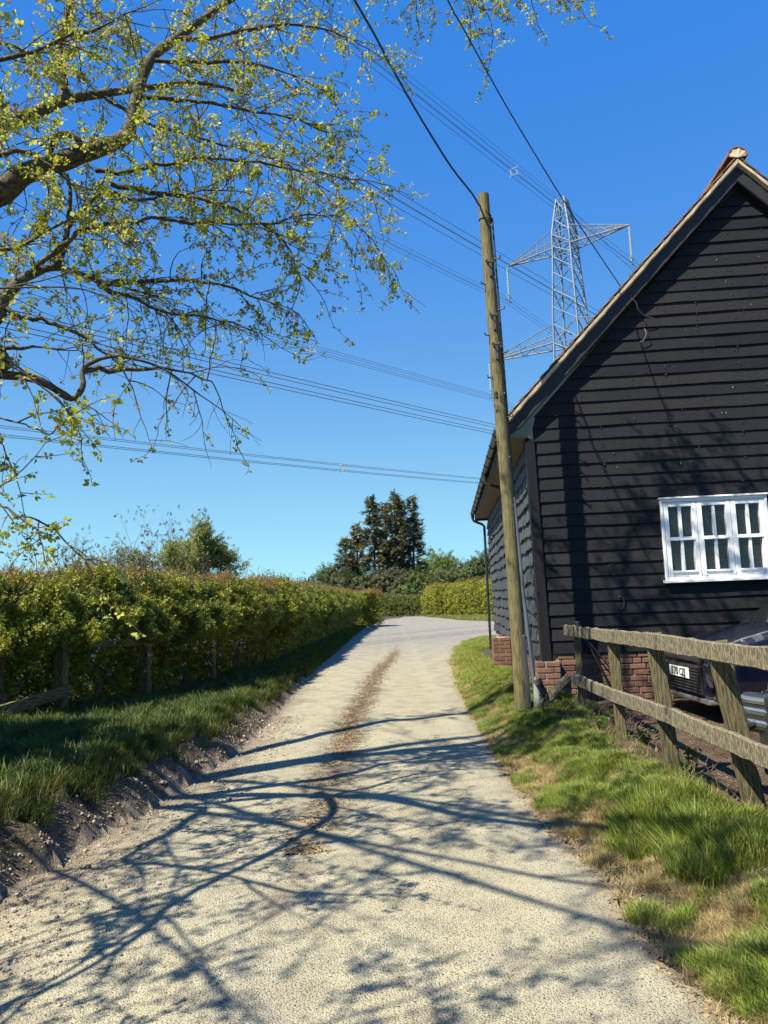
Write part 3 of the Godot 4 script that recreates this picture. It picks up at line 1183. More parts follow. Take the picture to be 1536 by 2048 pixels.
func build_pole() -> void:
	var p := thing("utility_pole", "leaning wooden utility pole with step irons in front of the barn corner", "pole", Vector3(1.552, 0.05, -9.1))
	var g := Geo.new()
	var rings := []
	var lean := Vector3(-0.11, 6.64, 0.0)
	for i in 29:
		var t := i / 28.0
		var c := Vector3(0, 0.10, 0).lerp(lean, t) + Vector3(0.012 * sin(t * 5.0), 0, 0)
		var r := lerpf(0.090, 0.072, pow(t, 0.9))
		var ring := []
		for k in 20:
			var an := TAU * k / 20
			var q := r * (1.0 + 0.035 * nz(cos(an) * 2.0 + 3.0, sin(an) * 2.0 + t * 1.5))
			ring.append(c + Vector3(cos(an) * q, 0, sin(an) * q))
		rings.append(ring)
	g.ring_tube(rings)
	part("shaft", g.mesh(), mats.pole, p)
	var at := func(y: float) -> Vector3: return Vector3(0, 0.10, 0).lerp(lean, (y - 0.1) / 6.54)
	var rad := func(y: float) -> float: return lerpf(0.090, 0.072, pow((y - 0.1) / 6.54, 0.9))
	# step irons: bolts left and right, keyhole plates on the near face
	for q in [[5.75, 1], [5.42, -1], [5.08, 1], [4.75, -1], [4.52, 1], [4.2, -1], [3.7, 1], [3.4, -1]]:
		g = Geo.new()
		var c: Vector3 = at.call(q[0])
		var r: float = rad.call(q[0])
		var side := Vector3(q[1] * 0.85, 0, 0.5).normalized()
		g.rod(c + side * (r - 0.03), c + side * (r + 0.08), 0.008, 6)
		g.rod(c + side * (r + 0.075), c + side * (r + 0.08) + Vector3(0, 0.03, 0), 0.009, 6)
		part("step_bolt", g.mesh(), mats.steel, p)
	for y in [5.70, 5.0, 4.62]:
		g = Geo.new()
		var c: Vector3 = at.call(y)
		var r: float = rad.call(y)
		g.bevel_box(Transform3D(Basis(), c + Vector3(0.0, -0.10, r + 0.004)), Vector3(0.035, 0.20, 0.012), 0.003)
		g.bevel_box(Transform3D(Basis(), c + Vector3(0.0, 0.005, r + 0.010)), Vector3(0.11, 0.025, 0.012), 0.003)
		g.rod(c + Vector3(-0.05, 0.005, r), c + Vector3(-0.05, 0.005, r + 0.07), 0.009, 6)
		g.rod(c + Vector3(0.05, 0.005, r), c + Vector3(0.05, 0.005, r + 0.07), 0.009, 6)
		g.rod(c + Vector3(0.0, -0.19, r), c + Vector3(0.0, -0.19, r + 0.05), 0.011, 6)
		part("step_plate", g.mesh(), mats.steel, p)
	# strap round the top
	g = Geo.new()
	var hoop := []
	for i in 21:
		var an := TAU * i / 20
		hoop.append(at.call(6.28) + Vector3(cos(an) * 0.088, 0.02 * sin(an * 0.5), sin(an) * 0.088))
	g.tube(hoop, hoop.map(func(_q): return 0.007), 5)
	part("strap", g.mesh(), mats.steel, p)
	# staples holding the cable
	for y in [6.2, 5.5, 4.6, 4.0, 3.2, 2.6]:
		g = Geo.new()
		g.box(Transform3D(Basis(), at.call(y) + Vector3(rad.call(y) * 0.72, 0, rad.call(y) * 0.72)), Vector3(0.016, 0.016, 0.016))
		part("staple", g.mesh(), mats.galv, p)
	# cable running down the right side into a conduit
	g = Geo.new()
	var line := []
	for i in 20:
		var y := lerpf(6.3, 2.6, i / 19.0)
		line.append(at.call(y) + Vector3(rad.call(y) * 0.95 + 0.008, 0, rad.call(y) * 0.35))
	g.tube(line, line.map(func(_q): return 0.012), 6)
	part("cable", g.mesh(), mats.cable, p)
	g = Geo.new()
	g.tube([at.call(2.7) + Vector3(0.082, 0, 0.04), at.call(1.6) + Vector3(0.10, 0, 0.05), at.call(0.95) + Vector3(0.125, 0, 0.06), at.call(0.42) + Vector3(0.15, 0, 0.06)], [0.021, 0.022, 0.024, 0.026], 10)
	part("conduit", g.mesh(), mats.conduit, p)
	g = Geo.new()
	g.bevel_box(Transform3D(Basis(Vector3.BACK, PI / 2 + 0.02), at.call(0.62) + Vector3(0.065, 0, 0.075)), Vector3(0.85, 0.05, 0.04), 0.01)
	part("cable_guard", g.mesh(), plain(0.05, 0.055, 0.065, 0.35), p)
	# pale capping at the foot
	g = Geo.new()
	g.tube([Vector3(0.155, 0.55, 0.06), Vector3(0.165, 0.40, 0.07), Vector3(0.18, 0.18, 0.08)], [0.026, 0.04, 0.065], 10)
	part("foot_cap", g.mesh(), plain(0.24, 0.25, 0.25, 0.7), p)
	# the overhead wires
	var w := thing("telephone_wire", "thick black telephone wire slung from the wooden pole top over the lane", "wire")
	g = Geo.new()
	var pts := [Vector3(1.53, 6.28, -9.1), Vector3(1.48, 6.40, -9.02), Vector3(1.37, 6.52, -9.05), Vector3(1.26, 6.60, -8.9), Vector3(0.985, 6.70, -8.5), Vector3(0.744, 6.982, -8.3), Vector3(0.462, 7.043, -7.7), Vector3(0.241, 7.099, -7.2), Vector3(0.069, 7.151, -6.8), Vector3(-0.10, 7.16, -6.4), Vector3(-0.26, 7.17, -6.0), Vector3(-0.9, 7.3, -4.0), Vector3(-1.6, 7.5, -1.5), Vector3(-3.4, 8.2, 6.0)]
	pts = smooth_line(pts, 4)
	g.tube(pts, pts.map(func(_q): return 0.0115), 6)
	part("strand", g.mesh(), mats.cable, w)
	w = thing("service_wire", "thin black service wire running to the barn's barge board", "wire")
	g = Geo.new()
	pts = [Vector3(3.336, 5.63, -9.74), Vector3(2.788, 6.06, -9.2), Vector3(2.284, 6.368, -8.6), Vector3(1.75, 6.677, -7.9), Vector3(1.403, 6.847, -7.4), Vector3(0.91, 7.04, -6.6), Vector3(0.742, 7.09, -6.3), Vector3(-0.3, 7.4, -4.2), Vector3(-1.6, 7.75, -1.5), Vector3(-3.9, 8.5, 4.0)]
	pts = smooth_line(pts, 4)
	g.tube(pts, pts.map(func(_q): return 0.0075), 6)
	part("strand", g.mesh(), mats.cable, w)
	g = Geo.new()
	var tail := [Vector3(3.336, 5.63, -9.74), Vector3(3.40, 5.50, -9.70), Vector3(3.48, 5.42, -9.68), Vector3(3.52, 5.30, -9.69), Vector3(3.62, 5.22, -9.72), Vector3(3.72, 5.20, -9.73)]
	tail = smooth_line(tail, 4)
	g.tube(tail, tail.map(func(_q): return 0.006), 5)
	part("loose_end", g.mesh(), plain(0.06, 0.06, 0.06, 0.6), w)
	g = Geo.new()
	tail = smooth_line([Vector3(3.60, 5.06, -9.75), Vector3(3.61, 4.98, -9.73), Vector3(3.57, 4.90, -9.75), Vector3(3.53, 4.88, -9.76)], 4)
	g.tube(tail, tail.map(func(_q): return 0.006), 5)
	part("loose_end", g.mesh(), plain(0.14, 0.14, 0.14, 0.6), w)


# ---------------------------------------------------------------- post and rail fence

func timber(len_m: float, tall: float, thick: float, sd: float, rough := 1.0) -> ArrayMesh:
	# weathered sawn timber along local x with worn, uneven arrises
	var g := Geo.new()
	var n := maxi(4, int(len_m / 0.09))
	var rows := []
	for i in n + 1:
		var x := len_m * i / n
		var e := 0.007 * rough * nz(x * 4.0, sd) + 0.004 * rough * nz(x * 14.0, sd + 3.0)
		var e2 := 0.005 * rough * nz(x * 5.0, sd + 9.0) + 0.003 * rough * nz(x * 17.0, sd + 13.0)
		var y := tall * 0.5
		var z := thick * 0.5
		var b := 0.007
		rows.append([Vector3(x, -y + b + e2, z), Vector3(x, y - b + e, z), Vector3(x, y + e, z - b), Vector3(x, y + e, -z + b), Vector3(x, y - b + e, -z), Vector3(x, -y + b + e2, -z), Vector3(x, -y + e2, -z + b), Vector3(x, -y + e2, z - b)])
	for i in n:
		for k in 8:
			var j := (k + 1) % 8
			g.quad(rows[i][k], rows[i + 1][k], rows[i + 1][j], rows[i][j])
	for k in range(1, 7):
		g.tri(rows[0][0], rows[0][k], rows[0][k + 1])
		g.tri(rows[n][0], rows[n][k + 1], rows[n][k])
	return g.mesh()


func laid(a: Vector3, b: Vector3, out: Vector3) -> Transform3D:
	# local x from a to b, local z close to out
	var x := (b - a).normalized()
	var z := (out - x * out.dot(x)).normalized()
	return Transform3D(Basis(x, z.cross(x), z), a)


func build_fence() -> void:
	var f := thing("post_and_rail_fence", "weathered lichen-covered timber post and rail fence in front of the parked cars", "fence", Vector3(2.1, 0.15, -6.7))
	f.position = Vector3.ZERO
	var out := Vector3(-1, 0, 0.06)
	# posts: base, top, depth along the fence, thickness across
	var posts := [[Vector3(2.175, -0.1, -8.76), Vector3(2.165, 1.235, -8.745), 0.07, 0.07], [Vector3(2.11, -0.1, -7.09), Vector3(2.075, 1.21, -7.06), 0.10, 0.07], [Vector3(2.13, -0.1, -5.88), Vector3(2.035, 1.23, -5.85), 0.12, 0.075], [Vector3(2.26, -0.1, -4.82), Vector3(2.045, 1.22, -4.76), 0.13, 0.08], [Vector3(2.20, -0.1, -3.55), Vector3(2.09, 1.22, -3.55), 0.14, 0.085], [Vector3(2.22, -0.1, -2.2), Vector3(2.12, 1.22, -2.2), 0.14, 0.085]]
	for i in posts.size():
		var q: Array = posts[i]
		var a: Vector3 = q[0]
		var b: Vector3 = q[1]
		var ln := a.distance_to(b)
		var y := (b - a).normalized()
		# turned so that a broad face looks down the lane
		var z := Vector3(-0.35, 0, 1.0) if i else Vector3(-0.5, 0, 1)
		z = (z - y * z.dot(y)).normalized()
		part("post", timber(ln, q[2], q[3], i * 3.1, 0.6), mats.post_x, f, Transform3D(Basis(y, z.cross(y), z), a))
	# rails
	var tops := [[Vector3(2.075, 1.135, -8.95), Vector3(2.025, 1.155, -7.07)], [Vector3(2.024, 1.155, -7.062), Vector3(1.985, 1.175, -5.86)], [Vector3(1.984, 1.175, -5.852), Vector3(1.992, 1.17, -4.74)], [Vector3(1.993, 1.17, -4.73), Vector3(2.04, 1.17, -3.54)], [Vector3(2.04, 1.17, -3.53), Vector3(2.08, 1.17, -2.1)]]
	var lows := [[Vector3(2.115, 0.585, -8.86), Vector3(2.05, 0.61, -7.07)], [Vector3(2.049, 0.61, -7.062), Vector3(2.01, 0.65, -5.86)], [Vector3(2.009, 0.65, -5.852), Vector3(2.055, 0.62, -4.74)], [Vector3(2.056, 0.62, -4.73), Vector3(2.09, 0.6, -3.54)], [Vector3(2.09, 0.6, -3.53), Vector3(2.12, 0.6, -2.1)]]
	var k := 0
	for set_of in [tops, lows]:
		for q in set_of:
			var a: Vector3 = q[0]
			var b: Vector3 = q[1]
			part("rail", timber(a.distance_to(b), 0.12, 0.04, 40.0 + k * 2.7), mats.rail, f, laid(a, b, out))
			k += 1
	# fallen end rail slanting to the ground by the pole
	part("slanting_rail", timber(0.78, 0.10, 0.04, 77.0), mats.rail, f, laid(Vector3(2.08, 0.60, -8.90), Vector3(1.66, 0.17, -9.0), Vector3(-0.5, 0.3, 0.8)))
	# a short black pipe leaning at the foot of the pole
	var s := thing("black_pipe", "short black pipe leaning between the pole foot and the slanting rail", "pipe", Vector3(1.80, 0.25, -9.05))
	var g := Geo.new()
	g.tube([Vector3(-0.07, 0.30, 0.06), Vector3(0.10, -0.08, 0.1)], [0.042, 0.042], 10)
	part("tube", g.mesh(), mats.black, s)
	g = Geo.new()
	g.tube([Vector3(-0.08, 0.33, 0.06), Vector3(-0.055, 0.27, 0.065)], [0.05, 0.05], 10)
	part("collar", g.mesh(), plain(0.09, 0.085, 0.08, 0.8), s)


# ---------------------------------------------------------------- cars

func loft(rings: Array) -> ArrayMesh:
	# smooth shell through closed rings, both ends capped
	var g := Geo.new()
	var m: int = rings[0].size()
	for a in rings.size():
		for i in m:
			var du: Vector3 = rings[a][(i + 1) % m] - rings[a][(i + m - 1) % m]
			var dv: Vector3 = rings[mini(a + 1, rings.size() - 1)][i] - rings[maxi(a - 1, 0)][i]
			g.v.append(rings[a][i])
			g.n.append(du.cross(dv).normalized())
			g.c.append(Color.WHITE)
	for a in rings.size() - 1:
		for i in m:
			var j := (i + 1) % m
			var p := a * m + i
			var q := a * m + j
			g.ix.append_array(PackedInt32Array([p, q + m, q, p, p + m, q + m]))
	for e in 2:
		var r: Array = rings[0] if e == 0 else rings[-1]
		for i in range(1, m - 1):
			if e == 0:
				g.tri(r[0], r[i + 1], r[i])
			else:
				g.tri(r[0], r[i], r[i + 1])
	return g.mesh()


func hull_ring(x: float, y0: float, y1: float, hw: float, crown: float) -> Array:
	# counter-clockwise seen from +x: rounded shoulders, slightly crowned top
	var out := []
	for k in 40:
		var an := TAU * (k + 0.5) / 40
		var cx := cos(an)
		var sy := sin(an)
		var px := signf(cx) * pow(absf(cx), 0.28)
		var py := signf(sy) * pow(absf(sy), 0.34)
		var y := lerpf(y0, y1, py * 0.5 + 0.5)
		if py > 0.0:
			y += crown * (1.0 - px * px) * py
		var tuck := 1.0 - 0.10 * pow(clampf(-py, 0, 1), 2.0) - 0.05 * pow(clampf(py, 0, 1), 3.0)
		out.append(Vector3(x, y, -px * hw * tuck))
	return out


func car(called: String, label: String, at: Vector3, turn: float, paint: StandardMaterial3D, kind: int) -> Node3D:
	var c := thing(called, label, "car", at, turn, "cars parked beside the barn")
	var rings := []
	for s in [[0.0, 0.30, 0.64, 0.60, 0.01], [0.02, 0.25, 0.69, 0.74, 0.015], [0.07, 0.22, 0.715, 0.82, 0.02], [0.2, 0.20, 0.755, 0.88, 0.03], [0.45, 0.2, 0.82, 0.905, 0.045], [0.8, 0.2, 0.90, 0.92, 0.05], [1.15, 0.2, 0.965, 0.925, 0.05], [1.5, 0.2, 0.99, 0.925, 0.03], [2.6, 0.2, 1.0, 0.925, 0.02], [3.7, 0.21, 0.99, 0.915, 0.02], [4.15, 0.25, 0.94, 0.87, 0.03], [4.3, 0.32, 0.86, 0.76, 0.02]]:
		rings.append(hull_ring(s[0], s[1], s[2], s[3], s[4]))
	part("body", loft(rings), paint, c)
	rings = []
	for s in [[1.05, 0.93, 0.97, 0.74], [1.25, 0.93, 1.10, 0.78], [1.6, 0.93, 1.34, 0.77], [1.95, 0.93, 1.49, 0.74], [2.4, 0.93, 1.56, 0.72], [3.2, 0.93, 1.54, 0.71], [3.8, 0.93, 1.40, 0.71], [4.12, 0.93, 1.02, 0.72]]:
		rings.append(hull_ring(s[0], s[1], s[2], s[3], 0.02))
	part("glasshouse", loft(rings), mats.car_glass, c)
	rings = []
	for s in [[1.9, 1.475, 1.505, 0.66], [2.1, 1.50, 1.555, 0.69], [2.5, 1.52, 1.585, 0.69], [3.2, 1.50, 1.57, 0.68], [3.7, 1.40, 1.47, 0.66]]:
		rings.append(hull_ring(s[0], s[1], s[2], s[3], 0.02))
	part("roof", loft(rings), paint, c)
	# wheels
	for wx in [0.82, 3.45]:
		for sz in [-1.0, 1.0]:
			var wg := Geo.new()
			var prof := []
			for q in [[-0.10, 0.27], [-0.11, 0.32], [-0.07, 0.345], [0.07, 0.345], [0.11, 0.32], [0.10, 0.27]]:
				var r := []
				for k in 28:
					var an := -TAU * k / 28
					r.append(Vector3(cos(an) * q[1], sin(an) * q[1], q[0]))
				prof.append(r)
			wg.ring_tube(prof)
			var wheel := part("wheel", wg.mesh(), mats.rubber, c, Transform3D(Basis(), Vector3(wx, 0.345, sz * 0.825)))
			var rg := Geo.new()
			for k in 10:
				var an := TAU * k / 10
				rg.box(Transform3D(Basis(Vector3.BACK, an), Vector3(cos(an), sin(an), 0) * 0.13 + Vector3(0, 0, sz * 0.106)), Vector3(0.22, 0.04, 0.02))
			rg.tube([Vector3(0, 0, sz * 0.10), Vector3(0, 0, sz * 0.12)], [0.05, 0.05], 14)
			part("rim", rg.mesh(), mats.rim, wheel)
	# shut line round the bonnet
	var g := Geo.new()
	var seam := [Vector3(0.085, 0.742, -0.60), Vector3(0.05, 0.738, -0.3), Vector3(0.04, 0.737, 0.0), Vector3(0.05, 0.738, 0.3), Vector3(0.085, 0.742, 0.60)]
	g.tube(smooth_line(seam, 4), smooth_line(seam, 4).map(func(_p): return 0.006), 5)
	part("bonnet_gap", g.mesh(), mats.black, c)
	# grille of thin bars in a dark opening
	g = Geo.new()
	g.bevel_box(Transform3D(Basis(), Vector3(0.01, 0.435, 0)), Vector3(0.07, 0.30, 1.02), 0.015)
	var gr := part("grille", g.mesh(), mats.black, c)
	for i in 9:
		var b := Geo.new()
		b.bevel_box(Transform3D(Basis(), Vector3(-0.028, 0.305 + i * 0.032, 0)), Vector3(0.014, 0.010, 0.98), 0.003)
		part("grille_bar", b.mesh(), mats.trim, gr)
	g = Geo.new()
	g.bevel_box(Transform3D(Basis(), Vector3(0.0, 0.645, 0)), Vector3(0.05, 0.055, 1.10), 0.012)
	part("bumper_strip", g.mesh(), mats.trim, c)
	# sill lip
	g = Geo.new()
	g.bevel_box(Transform3D(Basis(), Vector3(0.06, 0.225, 0)), Vector3(0.16, 0.05, 1.30), 0.015)
	part("skid_lip", g.mesh(), mats.chrome if kind == 0 else mats.trim, c)
	# headlights
	for sz in [-1.0, 1.0]:
		var tilt := Basis(Vector3.UP, -sz * 0.26)
		var hp := Vector3(0.052, 0.555, sz * 0.645)
		g = Geo.new()
		g.bevel_box(Transform3D(tilt, hp), Vector3(0.12, 0.24, 0.40), 0.03)
		var hl := part("headlight", g.mesh(), mats.lamp_dark, c)
		for q in ([[0.085, 0.020, 0.37], [0.02, 0.024, 0.33], [-0.05, 0.022, 0.27]] if kind else [[0.06, 0.012, 0.30]]):
			var fg := Geo.new()
			fg.bevel_box(Transform3D(tilt * Basis(Vector3.BACK, 0.35), hp + tilt * Vector3(-0.040, q[0], -sz * (0.40 - q[2]) * 0.1)), Vector3(0.06, q[1] * 1.9, q[2]), 0.008)
			part("reflector", fg.mesh(), mats.chrome, hl)
		var dg := Geo.new()
		dg.bevel_box(Transform3D(tilt * Basis(Vector3.RIGHT, sz * 0.5), hp + tilt * Vector3(-0.055, -0.10, sz * 0.13)), Vector3(0.05, 0.03, 0.22), 0.01)
		part("lower_trim", dg.mesh(), mats.black, hl)
	# number plate
	g = Geo.new()
	g.bevel_box(Transform3D(Basis(), Vector3(-0.036, 0.49, 0)), Vector3(0.012, 0.114, 0.524), 0.004)
	var plate := part("number_plate", g.mesh(), mats.plate, c)
	if kind == 0:
		var tm := TextMesh.new()
		var sf := SystemFont.new()
		sf.font_names = PackedStringArray(["Droid Sans"])
		sf.font_weight = 700
		tm.font = sf
		tm.text = "E70 CZJ"
		tm.font_size = 16
		tm.pixel_size = 0.0066
		tm.depth = 0.002
		part("lettering", tm, mats.ink, plate, Transform3D(Basis(Vector3.UP, -PI / 2) * Basis.from_scale(Vector3(1.05, 1, 1)), Vector3(-0.0435, 0.49, 0)))
	return c


func build_cars() -> void:
	var blue := plain(0.003, 0.005, 0.022, 0.3)
	blue.metallic = 0.2
	blue.clearcoat_enabled = true
	blue.clearcoat = 1.0
	blue.clearcoat_roughness = 0.03
	var dark := plain(0.055, 0.055, 0.058, 0.35)
	dark.metallic = 0.5
	dark.clearcoat_enabled = true
	dark.clearcoat = 1.0
	dark.clearcoat_roughness = 0.06
	mats.car_glass = plain(0.012, 0.014, 0.016, 0.05)
	mats.rubber = plain(0.02, 0.02, 0.02, 0.85)
	mats.rim = plain(0.35, 0.35, 0.36, 0.35)
	mats.rim.metallic = 0.8
	mats.trim = plain(0.03, 0.03, 0.032, 0.45)
	mats.chrome = plain(0.62, 0.64, 0.66, 0.22)
	mats.chrome.metallic = 0.85
	mats.lamp_dark = plain(0.03, 0.032, 0.035, 0.15)
	mats.plate = plain(0.78, 0.79, 0.77, 0.45)
	mats.ink = plain(0.015, 0.015, 0.015, 0.5)
	car("parked_car", "dark blue car with its number plate facing the lane by the brick plinth", Vector3(3.25, 0.165, -8.52), 0.02, blue, 0)
	car("parked_car", "dark grey car nearest the fence with chrome-finned headlight", Vector3(2.50, 0.09, -4.54), 0.02, dark, 1).scale = Vector3(1.07, 1.09, 1.03)


# ---------------------------------------------------------------- pylon and power lines

func build_pylon() -> void:
	var az := deg_to_rad(38.0)
	var A := Vector3(cos(az), 0, sin(az))
	var D := Vector3(-sin(az), 0, cos(az))
	var p := thing("pylon", "tall grey lattice steel electricity pylon behind the barn roof", "pylon", Vector3(21.4, 0, -80.0), -az)
	# local x along the arms, local z towards the lane
	var hw := func(y: float) -> float: return ramp([[46.0, 0.45], [41.5, 1.02], [30.0, 1.42], [18.0, 2.1], [0.0, 4.4]], y)
	var levels := [0.0, 5.5, 10.5, 14.5, 18.4, 20.6, 22.8, 25.0, 27.2, 29.0, 31.2, 33.2, 35.2, 37.2, 39.0, 40.2, 41.6, 43.4, 45.8]
	var leg_names := [Vector2(-1, -1), Vector2(1, -1), Vector2(1, 1), Vector2(-1, 1)]
	for l in leg_names:
		var g := Geo.new()
		for i in levels.size() - 1:
			var a: float = hw.call(levels[i])
			var b: float = hw.call(levels[i + 1])
			g.bar(Vector3(l.x * a, levels[i], l.y * a), Vector3(l.x * b, levels[i + 1], l.y * b), 0.2)
		part("leg", g.mesh(), mats.galv, p)
	for f in 4:
		var g := Geo.new()
		var l0: Vector2 = leg_names[f]
		var l1: Vector2 = leg_names[(f + 1) % 4]
		for i in levels.size() - 1:
			var a: float = hw.call(levels[i])
			var b: float = hw.call(levels[i + 1])
			var p0 := Vector3(l0.x * a, levels[i], l0.y * a)
			var p1 := Vector3(l1.x * a, levels[i], l1.y * a)
			var q0 := Vector3(l0.x * b, levels[i + 1], l0.y * b)
			var q1 := Vector3(l1.x * b, levels[i + 1], l1.y * b)
			g.bar(p0, q1, 0.095)
			if i < 4 or i % 2 == 1 or i > 12:
				g.bar(p1, q0, 0.085)
			if i in [4, 8, 9, 14, 15, 16, 17]:
				g.bar(p0, p1, 0.08)
			if i == levels.size() - 2:
				g.bar(q0, q1, 0.08)
		part("bracing", g.mesh(), mats.galv, p)
	for arm in [[40.2, 7.3], [29.3, 10.4], [18.7, 8.3]]:
		for s in [-1.0, 1.0]:
			var g := Geo.new()
			var h: float = arm[0]
			var tip := Vector3(s * arm[1], h, 0)
			var b0: float = hw.call(h)
			var b1: float = hw.call(h + 1.9)
			for e in [-1.0, 1.0]:
				var root := Vector3(s * b0, h - 0.2, e * b0)
				var top := Vector3(s * b1, h + 1.9, e * b1)
				g.bar(root, tip, 0.13)
				g.bar(top, tip, 0.09)
				for k in range(1, 6):
					var t := k / 6.0
					g.bar(root.lerp(tip, t), top.lerp(tip, t), 0.05)
					g.bar(root.lerp(tip, t), top.lerp(tip, t - 1.0 / 6.0), 0.05)
			for k in range(0, 6):
				var t := k / 6.0
				var ra := Vector3(s * b0, h - 0.2, -b0).lerp(tip, t)
				var rb := Vector3(s * b0, h - 0.2, b0).lerp(tip, t)
				var rc := Vector3(s * b0, h - 0.2, b0 if k % 2 else -b0).lerp(tip, t + 1.0 / 6.0)
				g.bar(ra, rb, 0.05)
				g.bar(ra if k % 2 else rb, rc, 0.05)
			part("crossarm", g.mesh(), mats.galv_dark, p)
			# insulator string with arcing rings
			g = Geo.new()
			var line := []
			var rad := []
			for k in 19:
				for e in [[0.0, 0.06], [0.05, 0.15], [0.11, 0.14], [0.14, 0.06]]:
					line.append(tip + Vector3(0, -0.25 - k * 0.2 - e[0], 0))
					rad.append(e[1])
			g.tube(line, rad, 8)
			var ins := part("insulator", g.mesh(), mats.glassy, p)
			g = Geo.new()
			for e in [-1.0, 1.0]:
				var loop := []
				for k in 15:
					var an := TAU * k / 14.0
					loop.append(tip + Vector3(0, -3.95 + 0.42 * sin(an), e * (0.32 + 0.3 * cos(an))))
				g.tube(loop, loop.map(func(_q): return 0.03), 4)
			g.bar(tip, tip + Vector3(0, -0.3, 0), 0.07)
			g.bar(tip + Vector3(-0.3, -4.35, 0), tip + Vector3(0.3, -4.35, 0), 0.08)
			part("arcing_ring", g.mesh(), mats.galv, ins)
	# conductors: near span towards the lane, far span away; a parabola each
	var wheres := {"left end of the top crossarm": [-1.0, 7.3, 40.2], "right end of the top crossarm": [1.0, 7.3, 40.2], "left end of the middle crossarm": [-1.0, 10.4, 29.3], "right end of the middle crossarm": [1.0, 10.4, 29.3], "left end of the bottom crossarm": [-1.0, 8.3, 18.7], "right end of the bottom crossarm": [1.0, 8.3, 18.7]}
	var spacers := {"right end of the top crossarm": [26.0], "left end of the middle crossarm": [30.5], "left end of the bottom crossarm": [29.5]}
	for k in wheres:
		var q: Array = wheres[k]
		var s0: Vector3 = p.position + A * (q[0] * q[1]) + Vector3(0, q[2] - 4.3, 0)
		var w := thing("power_line", "bundle of four conductors hung from the %s" % k, "cable", Vector3.ZERO, 0.0, "power lines of the pylon")
		for c in 4:
			var off := A * (0.24 if c & 1 else -0.24) + Vector3(0, 0.24 if c & 2 else -0.24, 0)
			var g := Geo.new()
			var line := []
			for i in 46:
				var t := 4.0 * i
				line.push_front(s0 + off + D * t + Vector3(0, -0.06 * t * (1 - t / 350.0), 0))
			for i in range(1, 40):
				var t := 5.0 * i
				line.append(s0 + off - D * t + Vector3(0, -0.06 * t * (1 - t / 350.0), 0))
			g.tube(line, line.map(func(_q): return 0.019), 4)
			part("conductor", g.mesh(), mats.alloy, w)
		for t in spacers.get(k, []):
			var g := Geo.new()
			var m: Vector3 = s0 + D * t + Vector3(0, -0.06 * t * (1 - t / 350.0), 0)
			for c in 4:
				var o0 := [Vector2(-1, -1), Vector2(1, -1), Vector2(1, 1), Vector2(-1, 1)]
				var a: Vector2 = o0[c] * 0.26
				var b: Vector2 = o0[(c + 1) % 4] * 0.26
				g.bar(m + A * a.x + Vector3(0, a.y, 0), m + A * b.x + Vector3(0, b.y, 0), 0.045)
				g.bar(m + A * a.x + Vector3(0, a.y, 0), m + A * a.x * 1.5 + Vector3(0, a.y * 1.5, 0), 0.045)
			part("spacer", g.mesh(), mats.pale_metal, w)
	var e := thing("earth_wire", "single thin earth wire strung from the pylon's peak", "cable")
	var g := Geo.new()
	var line := []
	for i in 46:
		var t := 4.0 * i
		line.push_front(p.position + Vector3(0, 45.8, 0) + D * t + Vector3(0, -0.05 * t * (1 - t / 350.0), 0))
	for i in range(1, 40):
		var t := 5.0 * i
		line.append(p.position + Vector3(0, 45.8, 0) - D * t + Vector3(0, -0.05 * t * (1 - t / 350.0), 0))
	g.tube(line, line.map(func(_q): return 0.016), 4)
	part("strand", g.mesh(), mats.alloy, e)


# ---------------------------------------------------------------- leaves and sprigs

func leaf_into(g: Geo, at: Vector3, along: Vector3, face: Vector3, ln: float, wd: float) -> void:
	# an ovate leaf folded a little along its midrib
	var side := along.cross(face).normalized()
	var nn := side.cross(along).normalized()
	var b := at
	var l := at + along * ln * 0.42 + side * wd * 0.5 + nn * wd * 0.14
	var r := at + along * ln * 0.42 - side * wd * 0.5 + nn * wd * 0.14
	var t := at + along * ln - nn * wd * 0.10
	g.tri(b, r, t)
	g.tri(b, t, l)


func sprig(leaves: int, ln: float, leaf: float, wide: float, stem := true) -> ArrayMesh:
	var g := Geo.new()
	if stem:
		g.col = Color(0.55, 0.42, 0.38)
		g.tube([Vector3.ZERO, Vector3(0.1, 0.55, 0.05) * ln, Vector3(0.0, 1.0, 0.0) * ln], [ln * 0.016, ln * 0.012, ln * 0.006], 3)
	for i in leaves:
		var t := (i + 0.6) / leaves
		var an := i * 2.4 + rr(-0.4, 0.4)
		var out := Vector3(cos(an), rr(0.1, 0.9), sin(an)).normalized()
		g.col = grey(rr(0.72, 1.12))
		leaf_into(g, Vector3(0.06 * sin(t * 3.0), t, 0) * ln, out, (Vector3.UP + rvec() * 0.6).normalized(), leaf * rr(0.7, 1.25), leaf * wide * rr(0.8, 1.15))
	return g.mesh()


func spray_mesh(n: int, ln: float, wd: float) -> ArrayMesh:
	# a flat, drooping conifer spray
	var g := Geo.new()
	for i in n:
		var t := float(i) / n
		var s := -1.0 if i % 2 else 1.0
		g.col = grey(rr(0.65, 1.2))
		leaf_into(g, Vector3(0, -0.12 * t * t, t * 0.8) * ln, Vector3(s * (0.75 - 0.4 * t), -0.18 + rr(-0.15, 0.15), 0.75).normalized(), Vector3.UP + rvec() * 0.5, ln * (0.5 - 0.22 * t), wd)
	return g.mesh()


func facing(up: Vector3, spin: float, scale: float) -> Basis:
	var y := up.normalized()
	var x := y.cross(Vector3(0.31, 0.2, 0.93)).normalized()
	return (Basis(x, y, x.cross(y)) * Basis(Vector3.UP, spin)).scaled(Vector3.ONE * scale)


# ---------------------------------------------------------------- hedges

